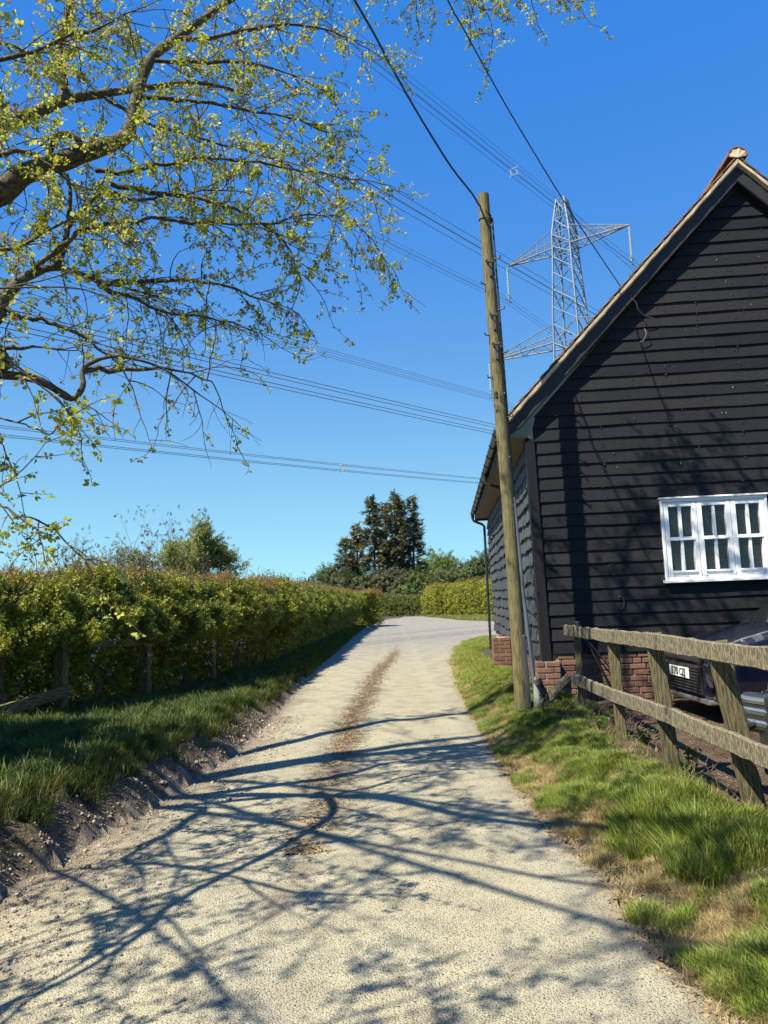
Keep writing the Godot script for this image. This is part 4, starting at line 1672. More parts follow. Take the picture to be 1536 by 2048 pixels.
func hedge_run(h: Node3D, line: Array, tops: Array, thick: float, per_m: float, size: float, recess: float, palette: Array, red: float) -> void:
	# line: front foot points left to right as seen from the front; tops: heights at those points
	var lens := [0.0]
	for i in line.size() - 1:
		lens.append(lens[-1] + line[i].distance_to(line[i + 1]))
	var total: float = lens[-1]
	var kinds := [[], [], []]
	var cols := [[], [], []]
	var stems := Geo.new()
	var count := int(total * per_m)
	for k in count:
		var s := rng.randf() * total
		var i := 0
		while i < lens.size() - 2 and lens[i + 1] < s:
			i += 1
		var t: float = (s - lens[i]) / (lens[i + 1] - lens[i])
		var p: Vector3 = line[i].lerp(line[i + 1], t)
		var d: Vector3 = (line[i + 1] - line[i]).normalized()
		var back := Vector3.UP.cross(d).normalized()
		if back.dot(p + Vector3(0, 0, 0.001)) < 0 and p.length() > 3.0:
			back = -back
		var top: float = lerpf(tops[i], tops[i + 1], t) + 0.10 * nz(s * 0.7, 1.0) + 0.05 * nz(s * 2.9, 2.0)
		var u := rng.randf()
		var q := Vector3.ZERO
		var nrm := Vector3.ZERO
		var kind := 0
		var lump := 0.16 * nz(s * 1.1, 7.0) + 0.10 * nz(s * 3.3, 9.0)
		if u < 0.56:
			var y := pow(rng.randf(), 0.58) * top
			var f := y / top
			var inset := recess * pow(clampf(1.0 - f / 0.55, 0, 1), 0.6) + thick * 0.34 * pow(clampf((f - 0.55) / 0.45, 0, 1), 1.8)
			inset += lump * 0.8 + 0.12 * nz(s * 2.0, y * 3.0)
			var depth := pow(rng.randf(), 1.6) * 0.42
			q = p + back * (inset + depth) + Vector3(0, y, 0)
			nrm = (-back * 0.8 + Vector3.UP * lerpf(0.1, 1.0, f) + rvec() * 0.55)
		elif u < 0.76:
			# within the body of the hedge
			q = p + back * (recess * 0.8 + rng.randf() * (thick - recess * 0.8)) + Vector3(0, rng.randf() * top * 0.9, 0)
			nrm = rvec() + Vector3.UP * 0.3
		elif u < 0.94:
			var w := rng.randf()
			var y := top - 0.12 * pow(absf(w * 2 - 1), 2.0) - 0.22 * pow(rng.randf(), 2.0) + 0.07 * nz(s * 4.0, w * 5.0)
			q = p + back * (thick * 0.24 + w * (thick * 0.76 - 0.1)) + Vector3(0, y, 0)
			nrm = Vector3.UP + rvec() * 0.7
		else:
			q = p + back * (thick - pow(rng.randf(), 1.5) * 0.3) + Vector3(0, rng.randf() * top, 0)
			nrm = back + Vector3.UP * 0.4 + rvec() * 0.5
		var patch := 0.5 + 0.5 * nz(s * 0.8, q.y * 1.3) + 0.35 * nz(s * 3.1, q.y * 3.7 + 5.0)
		var c: Color = palette[0].lerp(palette[1], clampf(patch, 0, 1))
		if rng.randf() < 0.18:
			c = palette[2]
		# new shoots stand along the top, coppery
		if u >= 0.76 and u < 0.94 and rng.randf() < red * (0.62 + 0.5 * nz(s * 0.5, 21.0)):
			c = palette[3].lerp(palette[0], rng.randf() * 0.35)
			kind = 1
		c = c * rr(0.75, 1.2)
		kinds[kind].append(Transform3D(facing(nrm, rng.randf() * TAU, size * rr(0.7, 1.3)), q))
		cols[kind].append(c)
	scatter("foliage", h, mats.sprig_mesh, mats.hedge, kinds[0], cols[0])
	if kinds[1].size():
		scatter("new_shoots", h, mats.shoot_mesh, mats.hedge, kinds[1], cols[1])


func hedge_stems(h: Node3D, line: Array, tops: Array, step: float, r: float) -> void:
	for i in line.size() - 1:
		var ln: float = line[i].distance_to(line[i + 1])
		var n := maxi(1, int(ln / step))
		var d: Vector3 = (line[i + 1] - line[i]).normalized()
		var back := Vector3.UP.cross(d).normalized()
		if back.dot(line[i]) < 0:
			back = -back
		for k in n:
			var g := Geo.new()
			var b: Vector3 = line[i].lerp(line[i + 1], (k + rr(0.2, 0.8)) / n) + back * rr(0.45, 0.7)
			var pts := [b + Vector3(0, -0.05, 0)]
			for q in 5:
				pts.append(pts[-1] + Vector3(rr(-0.12, 0.12), tops[i] * 0.18, rr(-0.12, 0.12)))
			g.tube(pts, [r, r * 0.9, r * 0.75, r * 0.6, r * 0.4, r * 0.2], 5)
			for q in 6:
				var a: Vector3 = pts[rng.randi_range(1, 4)]
				var e := a + Vector3(rr(-0.4, 0.4), rr(0.1, 0.5), rr(-0.4, 0.4))
				g.tube([a, a.lerp(e, 0.5) + rvec() * 0.05, e], [r * 0.4, r * 0.3, r * 0.15], 4)
			part("stem", g.mesh(), mats.far_bark, h)


func build_hedges() -> void:
	mats.sprig_mesh = sprig(11, 0.13, 0.036, 0.62)
	mats.shoot_mesh = sprig(10, 0.22, 0.032, 0.5)
	var green := [Color(0.11, 0.155, 0.022), Color(0.30, 0.325, 0.036), Color(0.46, 0.47, 0.06), Color(0.46, 0.27, 0.11)]
	var h := thing("hawthorn_hedge", "long clipped hawthorn hedge with coppery tips along the left of the lane", "hedge")
	# nearest stretch, seen leaf by leaf
	var line := []
	var tops := []
	for z in [-8.0, -9.0, -10.0, -11.0, -12.0, -13.0, -14.5, -16.0, -18.0]:
		line.append(Vector3(hedge_front(z), bank(z) + 0.05, z))
		tops.append(1.92 - bank(z))
	hedge_run(h, line, tops, 1.3, 4700, 0.92, 0.75, green, 1.0)
	hedge_stems(h, line, tops, 0.45, 0.03)
	line = []
	tops = []
	for z in [-18.0, -20.0, -22.0, -25.0, -28.0, -31.0, -34.0, -38.0, -42.0, -46.0]:
		line.append(Vector3(hedge_front(z), 0.15, z))
		tops.append(1.88)
	line.append(Vector3(-2.6, 0.1, -49.0))
	tops.append(1.9)
	line.append(Vector3(-4.5, 0.1, -51.0))
	tops.append(1.7)
	hedge_run(h, line, tops, 1.5, 1800, 1.5, 0.6, green, 1.0)
	hedge_stems(h, line, tops, 1.6, 0.04)
	# the stretch beside the viewer, out of the picture, taller under the tree
	line = []
	tops = []
	for z in [5.0, 2.0, 0.0, -2.0, -4.0, -5.5, -6.7]:
		line.append(Vector3(hedge_front(z) - 0.1, 0.3, z))
		tops.append(3.0 if z < -1.0 else 2.4)
	hedge_run(h, line, tops, 1.5, 1100, 2.1, 0.2, green, 0.3)
	# hawthorn blossom, small white stars
	var bl := Geo.new()
	for i in 5:
		bl.col = Color.WHITE
		leaf_into(bl, Vector3.ZERO, Vector3(cos(i * 1.257), 0.35, sin(i * 1.257)).normalized(), Vector3.UP, 0.014, 0.012)
	var bp := []
	var bc := []
	for i in 170:
		var z := rr(-9.0, -15.0)
		var y := rr(0.25, 1.75)
		var cl := Vector3(hedge_front(z) - 0.45 * clampf(1.0 - y, 0, 1) - 0.5 * clampf(y - 1.0, 0, 1) + rr(-0.04, 0.06), bank(z) + y, z)
		for k in rng.randi_range(1, 4):
			if i > 110:
				continue
			bp.append(Transform3D(facing(Vector3(0.8, 0.6, 0.3) + rvec() * 0.4, rng.randf() * 6.0, rr(0.9, 1.6)), cl + rvec() * 0.03))
			bc.append(Color(0.75, 0.76, 0.72))
	scatter("blossom", h, bl.mesh(), mats.hedge, bp, bc)
	# whips standing proud of the hedge top
	for i in 150:
		var g := Geo.new()
		var z := rr(-9.2, -34.0) if i > 24 else rr(-8.6, -11.5)
		var b := Vector3(hedge_front(z) - rr(0.3, 1.0), 1.98, z)
		var pts := [b]
		for q in 5:
			pts.append(pts[-1] + Vector3(rr(-0.05, 0.08), rr(0.05, 0.10), rr(-0.06, 0.06)))
		g.tube(pts, [0.006, 0.005, 0.004, 0.003, 0.003, 0.002], 3)
		for q in pts:
			g.tube([q, q + Vector3(rr(-0.1, 0.1), rr(0.0, 0.1), rr(-0.1, 0.1))], [0.003, 0.0015], 3)
			leaf_into(g, q, rvec().normalized(), rvec().normalized(), 0.04, 0.02)
			leaf_into(g, q, rvec().normalized(), rvec().normalized(), 0.035, 0.02)
		part("whip", g.mesh(), mats.twig, h)
	# the old fence swallowed by the hedge
	var f := thing("old_timber_fence", "dark old post and rail fence half swallowed by the left hedge", "fence")
	for q in [[Vector3(-3.86, 0.3, -8.95), 0.98], [Vector3(-3.40, 0.25, -10.6), 1.0], [Vector3(-3.05, 0.2, -13.0), 1.1]]:
		part("post", timber(q[1], 0.14, 0.10, q[1] * 7.0 + q[0].x, 0.6), mats.old_post, f, Transform3D(Basis(Vector3.UP, Vector3(-0.3, 0, 1).normalized().cross(Vector3.UP), Vector3(-0.3, 0, 1).normalized()), q[0]))
	part("rail", timber(1.0, 0.13, 0.05, 3.3), mats.old_post, f, laid(Vector3(-4.24, 0.52, -8.1), Vector3(-3.77, 0.66, -8.95), Vector3(0.9, 0, 0.4)))
	part("rail", timber(1.68, 0.12, 0.05, 5.3), mats.old_post, f, laid(Vector3(-3.78, 1.18, -8.97), Vector3(-3.30, 1.14, -10.58), Vector3(0.9, 0, 0.3)))
	# far hedges
	var far_green := [Color(0.075, 0.105, 0.018), Color(0.135, 0.155, 0.022), Color(0.17, 0.18, 0.03), Color(0.17, 0.10, 0.04)]
	h = thing("clipped_hedge", "low dark clipped hedge crossing the far end of the lane", "hedge")
	line = [Vector3(-9.0, 0, -79.0), Vector3(-4.0, 0, -77.0), Vector3(0.0, 0, -75.0), Vector3(3.6, 0, -72.5), Vector3(6.0, 0, -72.0)]
	hedge_run(h, line, [1.95, 1.9, 1.85, 1.85, 1.9], 1.5, 520, 2.6, 0.1, [Color(0.09, 0.125, 0.022), Color(0.16, 0.19, 0.028), far_green[2], far_green[3]], 0.2)
	h = thing("beech_hedge", "tall yellow-green clipped hedge on the outside of the far bend", "hedge")
	line = [Vector3(3.3, 0.05, -71.5), Vector3(5.5, 0.05, -67.5), Vector3(8.0, 0.05, -63.0), Vector3(11.0, 0.05, -58.0), Vector3(15.0, 0.05, -54.0), Vector3(20.0, 0.05, -51.0)]
	hedge_run(h, line, [2.5, 2.6, 2.8, 3.0, 3.0, 3.0], 1.6, 800, 2.6, 0.0, [Color(0.22, 0.25, 0.026), Color(0.34, 0.35, 0.035), Color(0.40, 0.40, 0.06), Color(0.30, 0.19, 0.07)], 0.85)


# ---------------------------------------------------------------- trees far off

func limb_into(g: Geo, p: Vector3, d: Vector3, ln: float, r: float, lvl: int, wander: float, up: float, tips: Array, kids: int) -> void:
	var pts := [p]
	var rad := [r]
	var n := 5
	var dir := d.normalized()
	for i in n:
		dir = (dir + rvec() * wander + Vector3(0, up, 0)).normalized()
		pts.append(pts[-1] + dir * ln / n)
		rad.append(r * lerpf(1.0, 0.35, (i + 1.0) / n))
	g.tube(pts, rad, 6 if lvl > 1 else 4)
	if lvl <= 0:
		for q in range(2, n + 1):
			tips.append([pts[q], dir])
		return
	for k in kids:
		var at := rng.randi_range(2, n)
		var side := (dir * 0.7 + rvec() * 0.9).normalized()
		limb_into(g, pts[at], side, ln * rr(0.5, 0.75), rad[at] * 0.7, lvl - 1, wander, up, tips, kids)


func far_tree(called: String, label: String, at: Vector3, hgt: float, spread: float, trunk_r: float, leafy: int, size: float, tint: Array, lean: Vector3, group: String, twig_up := 0.12, kids := 4) -> void:
	var t := thing(called, label, "tree", at, 0.0, group)
	var g := Geo.new()
	var tips := []
	var pts := [Vector3(0, -0.2, 0)]
	var rad := [trunk_r]
	var n := 5
	for i in n:
		pts.append(pts[-1] + Vector3(rr(-0.06, 0.06) * hgt + lean.x * hgt * 0.2, hgt * 0.13, rr(-0.05, 0.05) * hgt))
		rad.append(trunk_r * lerpf(1.0, 0.5, (i + 1.0) / n))
	g.tube(pts, rad, 8)
	part("trunk", g.mesh(), mats.far_bark, t)
	g = Geo.new()
	for k in 9:
		var i := rng.randi_range(1, n)
		var an := k * 2.4 + rr(-0.3, 0.3)
		var d := Vector3(cos(an) * spread, rr(0.35, 1.0), sin(an) * spread) + lean
		limb_into(g, pts[i], d, hgt * rr(0.34, 0.52), rad[i] * 0.62, 2, 0.22, twig_up, tips, kids)
	part("limbs", g.mesh(), mats.far_bark, t)
	if leafy > 0:
		var pl := []
		var co := []
		for k in leafy:
			var q: Array = tips[rng.randi() % tips.size()]
			var b: Color = tint[0].lerp(tint[1], clampf(0.5 + nz3(q[0] * 0.6) + rr(-0.3, 0.3), 0, 1))
			pl.append(Transform3D(facing(q[1] + rvec() * 0.8, rng.randf() * TAU, size * rr(0.7, 1.3)), q[0] + rvec() * size * 0.24))
			co.append(b * rr(0.75, 1.2))
		scatter("crown", t, mats.far_sprig, mats.leaf, pl, co)


func bush(called: String, label: String, at: Vector3, lobes: Array, count: int, size: float, tint: Array, group := "") -> void:
	# lobes: [centre offset, radii]; sprigs sit on the uneven skin and a little inside
	var t := thing(called, label, "bush", at, 0.0, group)
	var pl := []
	var co := []
	for k in count:
		var l: Array = lobes[rng.randi() % lobes.size()]
		var d := Vector3(rng.randfn(), rng.randfn(), rng.randfn()).normalized()
		if d.y < -0.35:
			d.y = -d.y
		var r := 1.0 + 0.28 * nz3(d * 2.3 + l[0]) + 0.16 * nz3(d * 6.0 + l[0]) - 0.25 * pow(rng.randf(), 2.2)
		var q: Vector3 = l[0] + d * r * l[1]
		if q.y < 0.0:
			continue
		var b: Color = tint[0].lerp(tint[1], clampf(0.5 + 0.7 * nz3(q * 0.7) + rr(-0.3, 0.3), 0, 1))
		pl.append(Transform3D(facing(d + Vector3(0, 0.5, 0) + rvec() * 0.6, rng.randf() * TAU, size * rr(0.7, 1.3)), q))
		co.append(b * rr(0.75, 1.2))
	scatter("foliage", t, mats.far_sprig, mats.hedge, pl, co)
	for k in 5:
		var g := Geo.new()
		var l: Array = lobes[rng.randi() % lobes.size()]
		var top: Vector3 = l[0] + Vector3(rr(-0.3, 0.3) * l[1].x, 0.3 * l[1].y, rr(-0.3, 0.3) * l[1].z)
		g.tube([Vector3(top.x * 0.6, -0.1, top.z * 0.6), Vector3(top.x * 0.8, top.y * 0.5, top.z * 0.8), top], [0.09, 0.06, 0.02], 5)
		part("stem", g.mesh(), mats.far_bark, t)


func conifer(label: String, at: Vector3, hgt: float, wide: float, bare: float, lop: float, tint: Array) -> void:
	var t := thing("conifer", label, "tree", at, 0.0, "conifers beyond the bend")
	var g := Geo.new()
	var pts := []
	var rad := []
	for i in 9:
		var f := i / 8.0
		pts.append(Vector3(0.12 * sin(f * 4.0 + at.x), hgt * f - 0.2, 0.1 * cos(f * 3.0)))
		rad.append(lerpf(0.24, 0.03, f))
	g.tube(pts, rad, 8)
	part("trunk", g.mesh(), mats.far_bark, t)
	g = Geo.new()
	var pl := []
	var co := []
	var y := hgt * bare
	while y < hgt * 0.985:
		var f := y / hgt
		var env := wide * (pow(1.0 - f, 0.75) * 1.25 + 0.10)
		if bare > 0.4:
			env = wide * (0.22 + 0.9 * sin(PI * clampf((f - bare) / (1.0 - bare), 0, 1)) * (1.15 - f) * 1.6)
		for k in rng.randi_range(4, 7):
			if rng.randf() < 0.16:
				continue
			var an := rng.randf() * TAU
			var ln := env * rr(0.5, 1.15) * (1.0 + lop * cos(an))
			var o := Vector3(cos(an), rr(0.0, 0.35), sin(an)).normalized()
			var base := Vector3(0, y, 0)
			var mid := base + o * ln * 0.55 + Vector3(0, -0.05 * ln, 0)
			var tip := base + o * ln + Vector3(0, -0.16 * ln, 0)
			g.tube([base, mid, tip], [0.045, 0.03, 0.012], 4)
			var m := int(5 + ln * 8.0)
			for q in m:
				var s := lerpf(0.22, 1.0, (q + rng.randf()) / m)
				var pos := base.lerp(mid, s / 0.55) if s < 0.55 else mid.lerp(tip, (s - 0.55) / 0.45)
				var out := (o + rvec() * 0.75).normalized()
				var zb := out
				var xb := Vector3.UP.cross(zb).normalized()
				var bs := Basis(xb, zb.cross(xb), zb).scaled(Vector3.ONE * rr(0.6, 1.15))
				pl.append(Transform3D(bs, pos + rvec() * 0.12))
				co.append(tint[0].lerp(tint[1], clampf(0.5 + nz(y * 0.7, an) * 0.8 + rr(-0.3, 0.3), 0, 1)) * rr(0.7, 1.25))
		y += rr(0.24, 0.46)
	# dead stubs down the bare part of the stem
	for k in 10:
		var yy := hgt * rr(0.12, maxf(bare, 0.2))
		var an := rng.randf() * TAU
		var o := Vector3(cos(an), rr(-0.2, 0.2), sin(an)) * rr(0.4, 1.3)
		g.tube([Vector3(0, yy, 0), Vector3(0, yy, 0) + o], [0.03, 0.008], 4)
	part("branches", g.mesh(), mats.far_bark, t)
	scatter("needles", t, mats.spray, mats.needle, pl, co)


func build_far_trees() -> void:
	mats.far_sprig = sprig(12, 0.16, 0.07, 0.5, false)
	mats.spray = spray_mesh(16, 0.75, 0.07)
	var dk := [Color(0.11, 0.12, 0.055), Color(0.27, 0.255, 0.125)]
	var br := [Color(0.18, 0.165, 0.09), Color(0.32, 0.28, 0.16)]
	# x, z, height, half width, bare share, lopsidedness
	var rows := [
		["shortest conifer at the left edge of the far clump", -5.2, -99.0, 10.2, 2.2, 0.10, -0.1, dk],
		["bushy conifer second from the left in the far clump", -3.7, -101.0, 12.4, 2.2, 0.12, -0.2, br],
		["tall full conifer left of centre in the far clump", -1.5, -98.0, 15.6, 2.6, 0.14, -0.1, dk],
		["brownish conifer in the middle of the far clump", 0.2, -102.0, 15.2, 2.1, 0.22, 0.0, br],
		["tallest conifer with a pale bare stem in the far clump", 1.5, -97.5, 16.0, 1.9, 0.42, 0.0, dk],
		["thin conifer behind the bare stemmed ones in the far clump", 2.5, -103.0, 15.4, 1.6, 0.30, 0.1, dk],
		["conifer with a tufted top at the right edge of the far clump", 3.75, -99.0, 15.5, 1.7, 0.30, 0.25, dk],
	]
	for r in rows:
		conifer(r[0], Vector3(r[1], 0, r[2]), r[3], r[4], r[5], r[6], r[7])
	# scrub at the foot of the conifers
	bush("scrub_bush", "dark scrub under the left of the far conifers", Vector3(-5.5, 0, -93), [[Vector3(0, 2.2, 0), Vector3(3.0, 2.4, 2.4)], [Vector3(2.6, 2.0, 0.5), Vector3(2.4, 2.3, 2.0)]], 2600, 3.0, [Color(0.058, 0.087, 0.029), Color(0.123, 0.145, 0.043)], "scrub beyond the bend")
	bush("scrub_bush", "bramble-brown scrub under the middle of the far conifers", Vector3(-0.6, 0, -92), [[Vector3(0, 2.0, 0), Vector3(2.6, 2.6, 2.0)], [Vector3(1.8, 2.6, 0.5), Vector3(2.0, 2.2, 2.0)]], 2600, 3.0, [Color(0.094, 0.102, 0.043), Color(0.145, 0.131, 0.065)], "scrub beyond the bend")
	bush("scrub_bush", "rounded green scrub under the right of the far conifers", Vector3(3.6, 0, -90), [[Vector3(0, 1.9, 0), Vector3(2.5, 2.5, 2.2)], [Vector3(-1.2, 1.2, 1.5), Vector3(1.8, 1.6, 1.5)], [Vector3(2.4, 1.6, 1.0), Vector3(1.9, 1.7, 1.6)]], 3000, 2.8, [Color(0.072, 0.123, 0.029), Color(0.145, 0.196, 0.043)], "scrub beyond the bend")
	bush("round_bush", "dark round bush behind the tall yellow-green hedge beside the barn", Vector3(13.2, 0, -80), [[Vector3(0, 3.2, 0), Vector3(4.2, 3.4, 3.2)], [Vector3(-3.6, 2.3, 0.5), Vector3(3.0, 2.5, 2.5)], [Vector3(4.5, 3.4, 0), Vector3(3.8, 3.2, 3.0)]], 6500, 3.0, [Color(0.065, 0.102, 0.029), Color(0.131, 0.167, 0.043)])
	bush("round_bush", "lower olive bush between the far conifers and the dark round bush", Vector3(7.6, 0, -84), [[Vector3(0, 2.2, 0), Vector3(2.8, 2.5, 2.5)], [Vector3(2.2, 2.3, 0), Vector3(2.4, 2.3, 2.0)]], 2600, 3.0, [Color(0.094, 0.123, 0.036), Color(0.160, 0.174, 0.051)])
	far_tree("field_tree", "pale green rounded tree far off right of the conifers", Vector3(9.0, 0, -128), 7.2, 1.0, 0.25, 1500, 4.2, [Color(0.131, 0.203, 0.043), Color(0.232, 0.290, 0.072)], Vector3.ZERO, "")
	far_tree("field_tree", "rounded green tree just left of the far conifers", Vector3(-9.0, 0, -104), 5.0, 1.2, 0.25, 1500, 3.6, [Color(0.065, 0.109, 0.029), Color(0.131, 0.181, 0.043)], Vector3.ZERO, "")
	# behind the left hedge: willow in leaf, bare trees, low scrub
	var wil := [Color(0.22, 0.25, 0.075), Color(0.34, 0.35, 0.12)]
	far_tree("willow_tree", "leafy willow with feathery yellow-green crown behind the left hedge", Vector3(-16.8, 0, -60), 6.3, 1.7, 0.26, 6000, 2.1, wil, Vector3(0.25, 0, 0), "")
	far_tree("willow_tree", "smaller greyish willow left of the leafy one behind the hedge", Vector3(-19.8, 0, -60), 5.2, 1.4, 0.2, 1500, 2.3, [Color(0.20, 0.21, 0.10), Color(0.30, 0.29, 0.14)], Vector3(-0.2, 0, 0), "")
	far_tree("bare_tree", "leafless branching tree in the middle behind the left hedge", Vector3(-21.0, 0, -63), 6.9, 0.9, 0.2, 260, 2.0, [Color(0.13, 0.12, 0.06), Color(0.16, 0.14, 0.08)], Vector3(0.1, 0.2, 0), "bare trees behind the left hedge", 0.2, 4)
	far_tree("bare_tree", "leafless tree standing over the leafy willow", Vector3(-18.2, 0, -64), 7.4, 0.8, 0.2, 160, 2.0, [Color(0.13, 0.12, 0.06), Color(0.16, 0.14, 0.08)], Vector3(0.0, 0.3, 0), "bare trees behind the left hedge", 0.2, 4)
	far_tree("bare_tree", "small leafless tree at the left end behind the left hedge", Vector3(-23.6, 0, -61), 5.8, 1.1, 0.16, 200, 2.0, [Color(0.14, 0.11, 0.06), Color(0.16, 0.13, 0.08)], Vector3(-0.2, 0.1, 0), "bare trees behind the left hedge", 0.18, 4)
	bush("scrub_bush", "low brownish scrub behind the left hedge under the bare trees", Vector3(-21.5, 0, -57), [[Vector3(0, 1.3, 0), Vector3(3.4, 1.8, 2.0)], [Vector3(4.0, 1.4, 0), Vector3(3.2, 2.0, 2.0)], [Vector3(-4.5, 1.1, 0), Vector3(3.0, 1.5, 2.0)]], 2600, 2.4, [Color(0.16, 0.14, 0.055), Color(0.26, 0.21, 0.085)], "scrub behind the left hedge")
	bush("scrub_bush", "small olive bush far left behind the left hedge", Vector3(-26.0, 0, -62), [[Vector3(0, 1.6, 0), Vector3(2.4, 2.0, 2.0)], [Vector3(2.5, 1.2, 0), Vector3(2.0, 1.5, 2.0)]], 1100, 2.6, [Color(0.075, 0.085, 0.03), Color(0.13, 0.13, 0.045)], "scrub behind the left hedge")


# ---------------------------------------------------------------- the overhanging tree

const LIMBS := {
	"trunk": [0.360, 0.050, [-6.00,-0.10,-4.20,-5.95,1.20,-4.22,-5.85,2.60,-4.30,-5.70,4.20,-4.40,-5.50,6.00,-4.40,-5.30,8.40,-4.20,-5.00,10.60,-4.10]],
	"L2": [0.115, 0.020, [-5.78,3.50,-4.36,-4.60,4.15,-4.95,-3.70,4.55,-5.40,-3.03,4.85,-5.60,-2.82,5.05,-5.65,-2.68,5.14,-5.70,-2.40,5.31,-5.80,-2.23,5.45,-5.90,-2.10,5.59,-6.00,-2.04,5.76,-6.02,-2.01,6.01,-6.05,-1.93,6.42,-6.15,-1.75,6.73,-6.30,-1.42,7.18,-6.50,-1.03,7.75,-6.80,-0.44,8.40,-7.10]],
	"L1": [0.125, 0.012, [-5.68,4.40,-4.42,-4.90,5.10,-5.60,-3.94,6.20,-6.90,-3.70,6.44,-7.00,-3.45,6.61,-7.10,-3.18,6.91,-7.30,-2.89,7.11,-7.50,-2.45,7.39,-7.80,-1.96,7.65,-8.10,-1.43,7.69,-8.40]],
	"L1b": [0.060, 0.035, [-3.18,6.92,-7.30,-3.25,7.29,-7.35,-3.29,7.62,-7.40,-3.23,8.02,-7.45,-3.21,8.48,-7.50,-3.23,9.19,-7.60]],
	"L3": [0.075, 0.008, [-5.87,2.70,-4.30,-4.40,3.20,-4.75,-2.88,3.57,-5.10,-2.72,3.80,-5.20,-2.67,3.92,-5.25,-2.60,4.10,-5.40,-2.46,4.20,-5.50,-2.35,4.20,-5.60,-2.19,4.20,-5.80,-1.88,4.17,-6.00]],
	"L3b": [0.028, 0.014, [-2.45,4.20,-5.50,-2.41,4.40,-5.55,-2.40,4.58,-5.58,-2.39,4.85,-5.60,-2.42,5.02,-5.60]],
	"L4": [0.048, 0.005, [-5.95,2.10,-4.25,-4.60,2.75,-4.70,-2.78,3.30,-4.75,-2.44,3.20,-4.75,-2.51,3.13,-4.75,-2.32,3.12,-4.85,-2.22,3.08,-4.92,-2.11,3.01,-5.00,-2.04,3.10,-5.02,-2.05,3.24,-5.05,-1.90,3.33,-5.10,-1.74,3.34,-5.20,-1.56,3.29,-5.30,-1.33,3.12,-5.40]],
	"C1": [0.036, 0.014, [-2.56,3.25,-4.90,-2.39,3.20,-4.57,-2.34,3.15,-4.22,-2.46,3.05,-3.77,-2.69,2.95,-3.26,-2.89,2.85,-2.80,-2.87,2.80,-2.66,-2.94,2.80,-2.38,-3.06,2.75,-2.10,-3.20,2.70,-1.93]],
	"C4": [0.050, 0.012, [-5.90,2.40,-4.25,-4.90,3.00,-4.70,-3.68,3.50,-4.51,-3.56,3.40,-4.12,-3.55,3.30,-3.83,-3.61,3.20,-3.44,-3.23,3.10,-3.35,-2.83,3.00,-3.21,-2.26,2.90,-2.88]],
	"C3": [0.080, 0.030, [-5.72,4.00,-4.38,-4.60,4.30,-4.50,-3.00,4.40,-4.19,-2.60,4.40,-3.99,-2.38,4.90,-3.29,-1.97,5.30,-2.78,-1.92,5.80,-2.23]],
	"C5": [0.050, 0.015, [-5.50,6.00,-4.40,-4.40,6.60,-3.40,-3.40,7.00,-2.40,-2.40,7.10,-1.30,-1.40,6.90,-0.40]],
	"C6": [0.030, 0.010, [-5.80,3.30,-4.30,-4.80,3.90,-3.30,-4.00,4.20,-2.30,-3.20,4.20,-1.30,-2.40,4.00,-0.50]],
	"C9": [0.040, 0.012, [-5.50,5.60,-4.40,-4.30,6.10,-2.60,-3.00,6.20,-1.20,-1.90,6.00,-0.40,-0.90,5.70,0.10]],
	"C8": [0.040, 0.012, [-5.60,4.90,-4.40,-4.40,5.50,-3.20,-3.30,5.60,-2.30,-2.20,5.50,-1.70,-1.20,5.30,-1.40]],
	"C7": [0.090, 0.020, [-5.40,6.80,-4.30,-4.20,7.40,-4.60,-2.90,7.90,-4.50,-1.60,8.10,-4.60,-0.40,8.00,-4.90]],
}
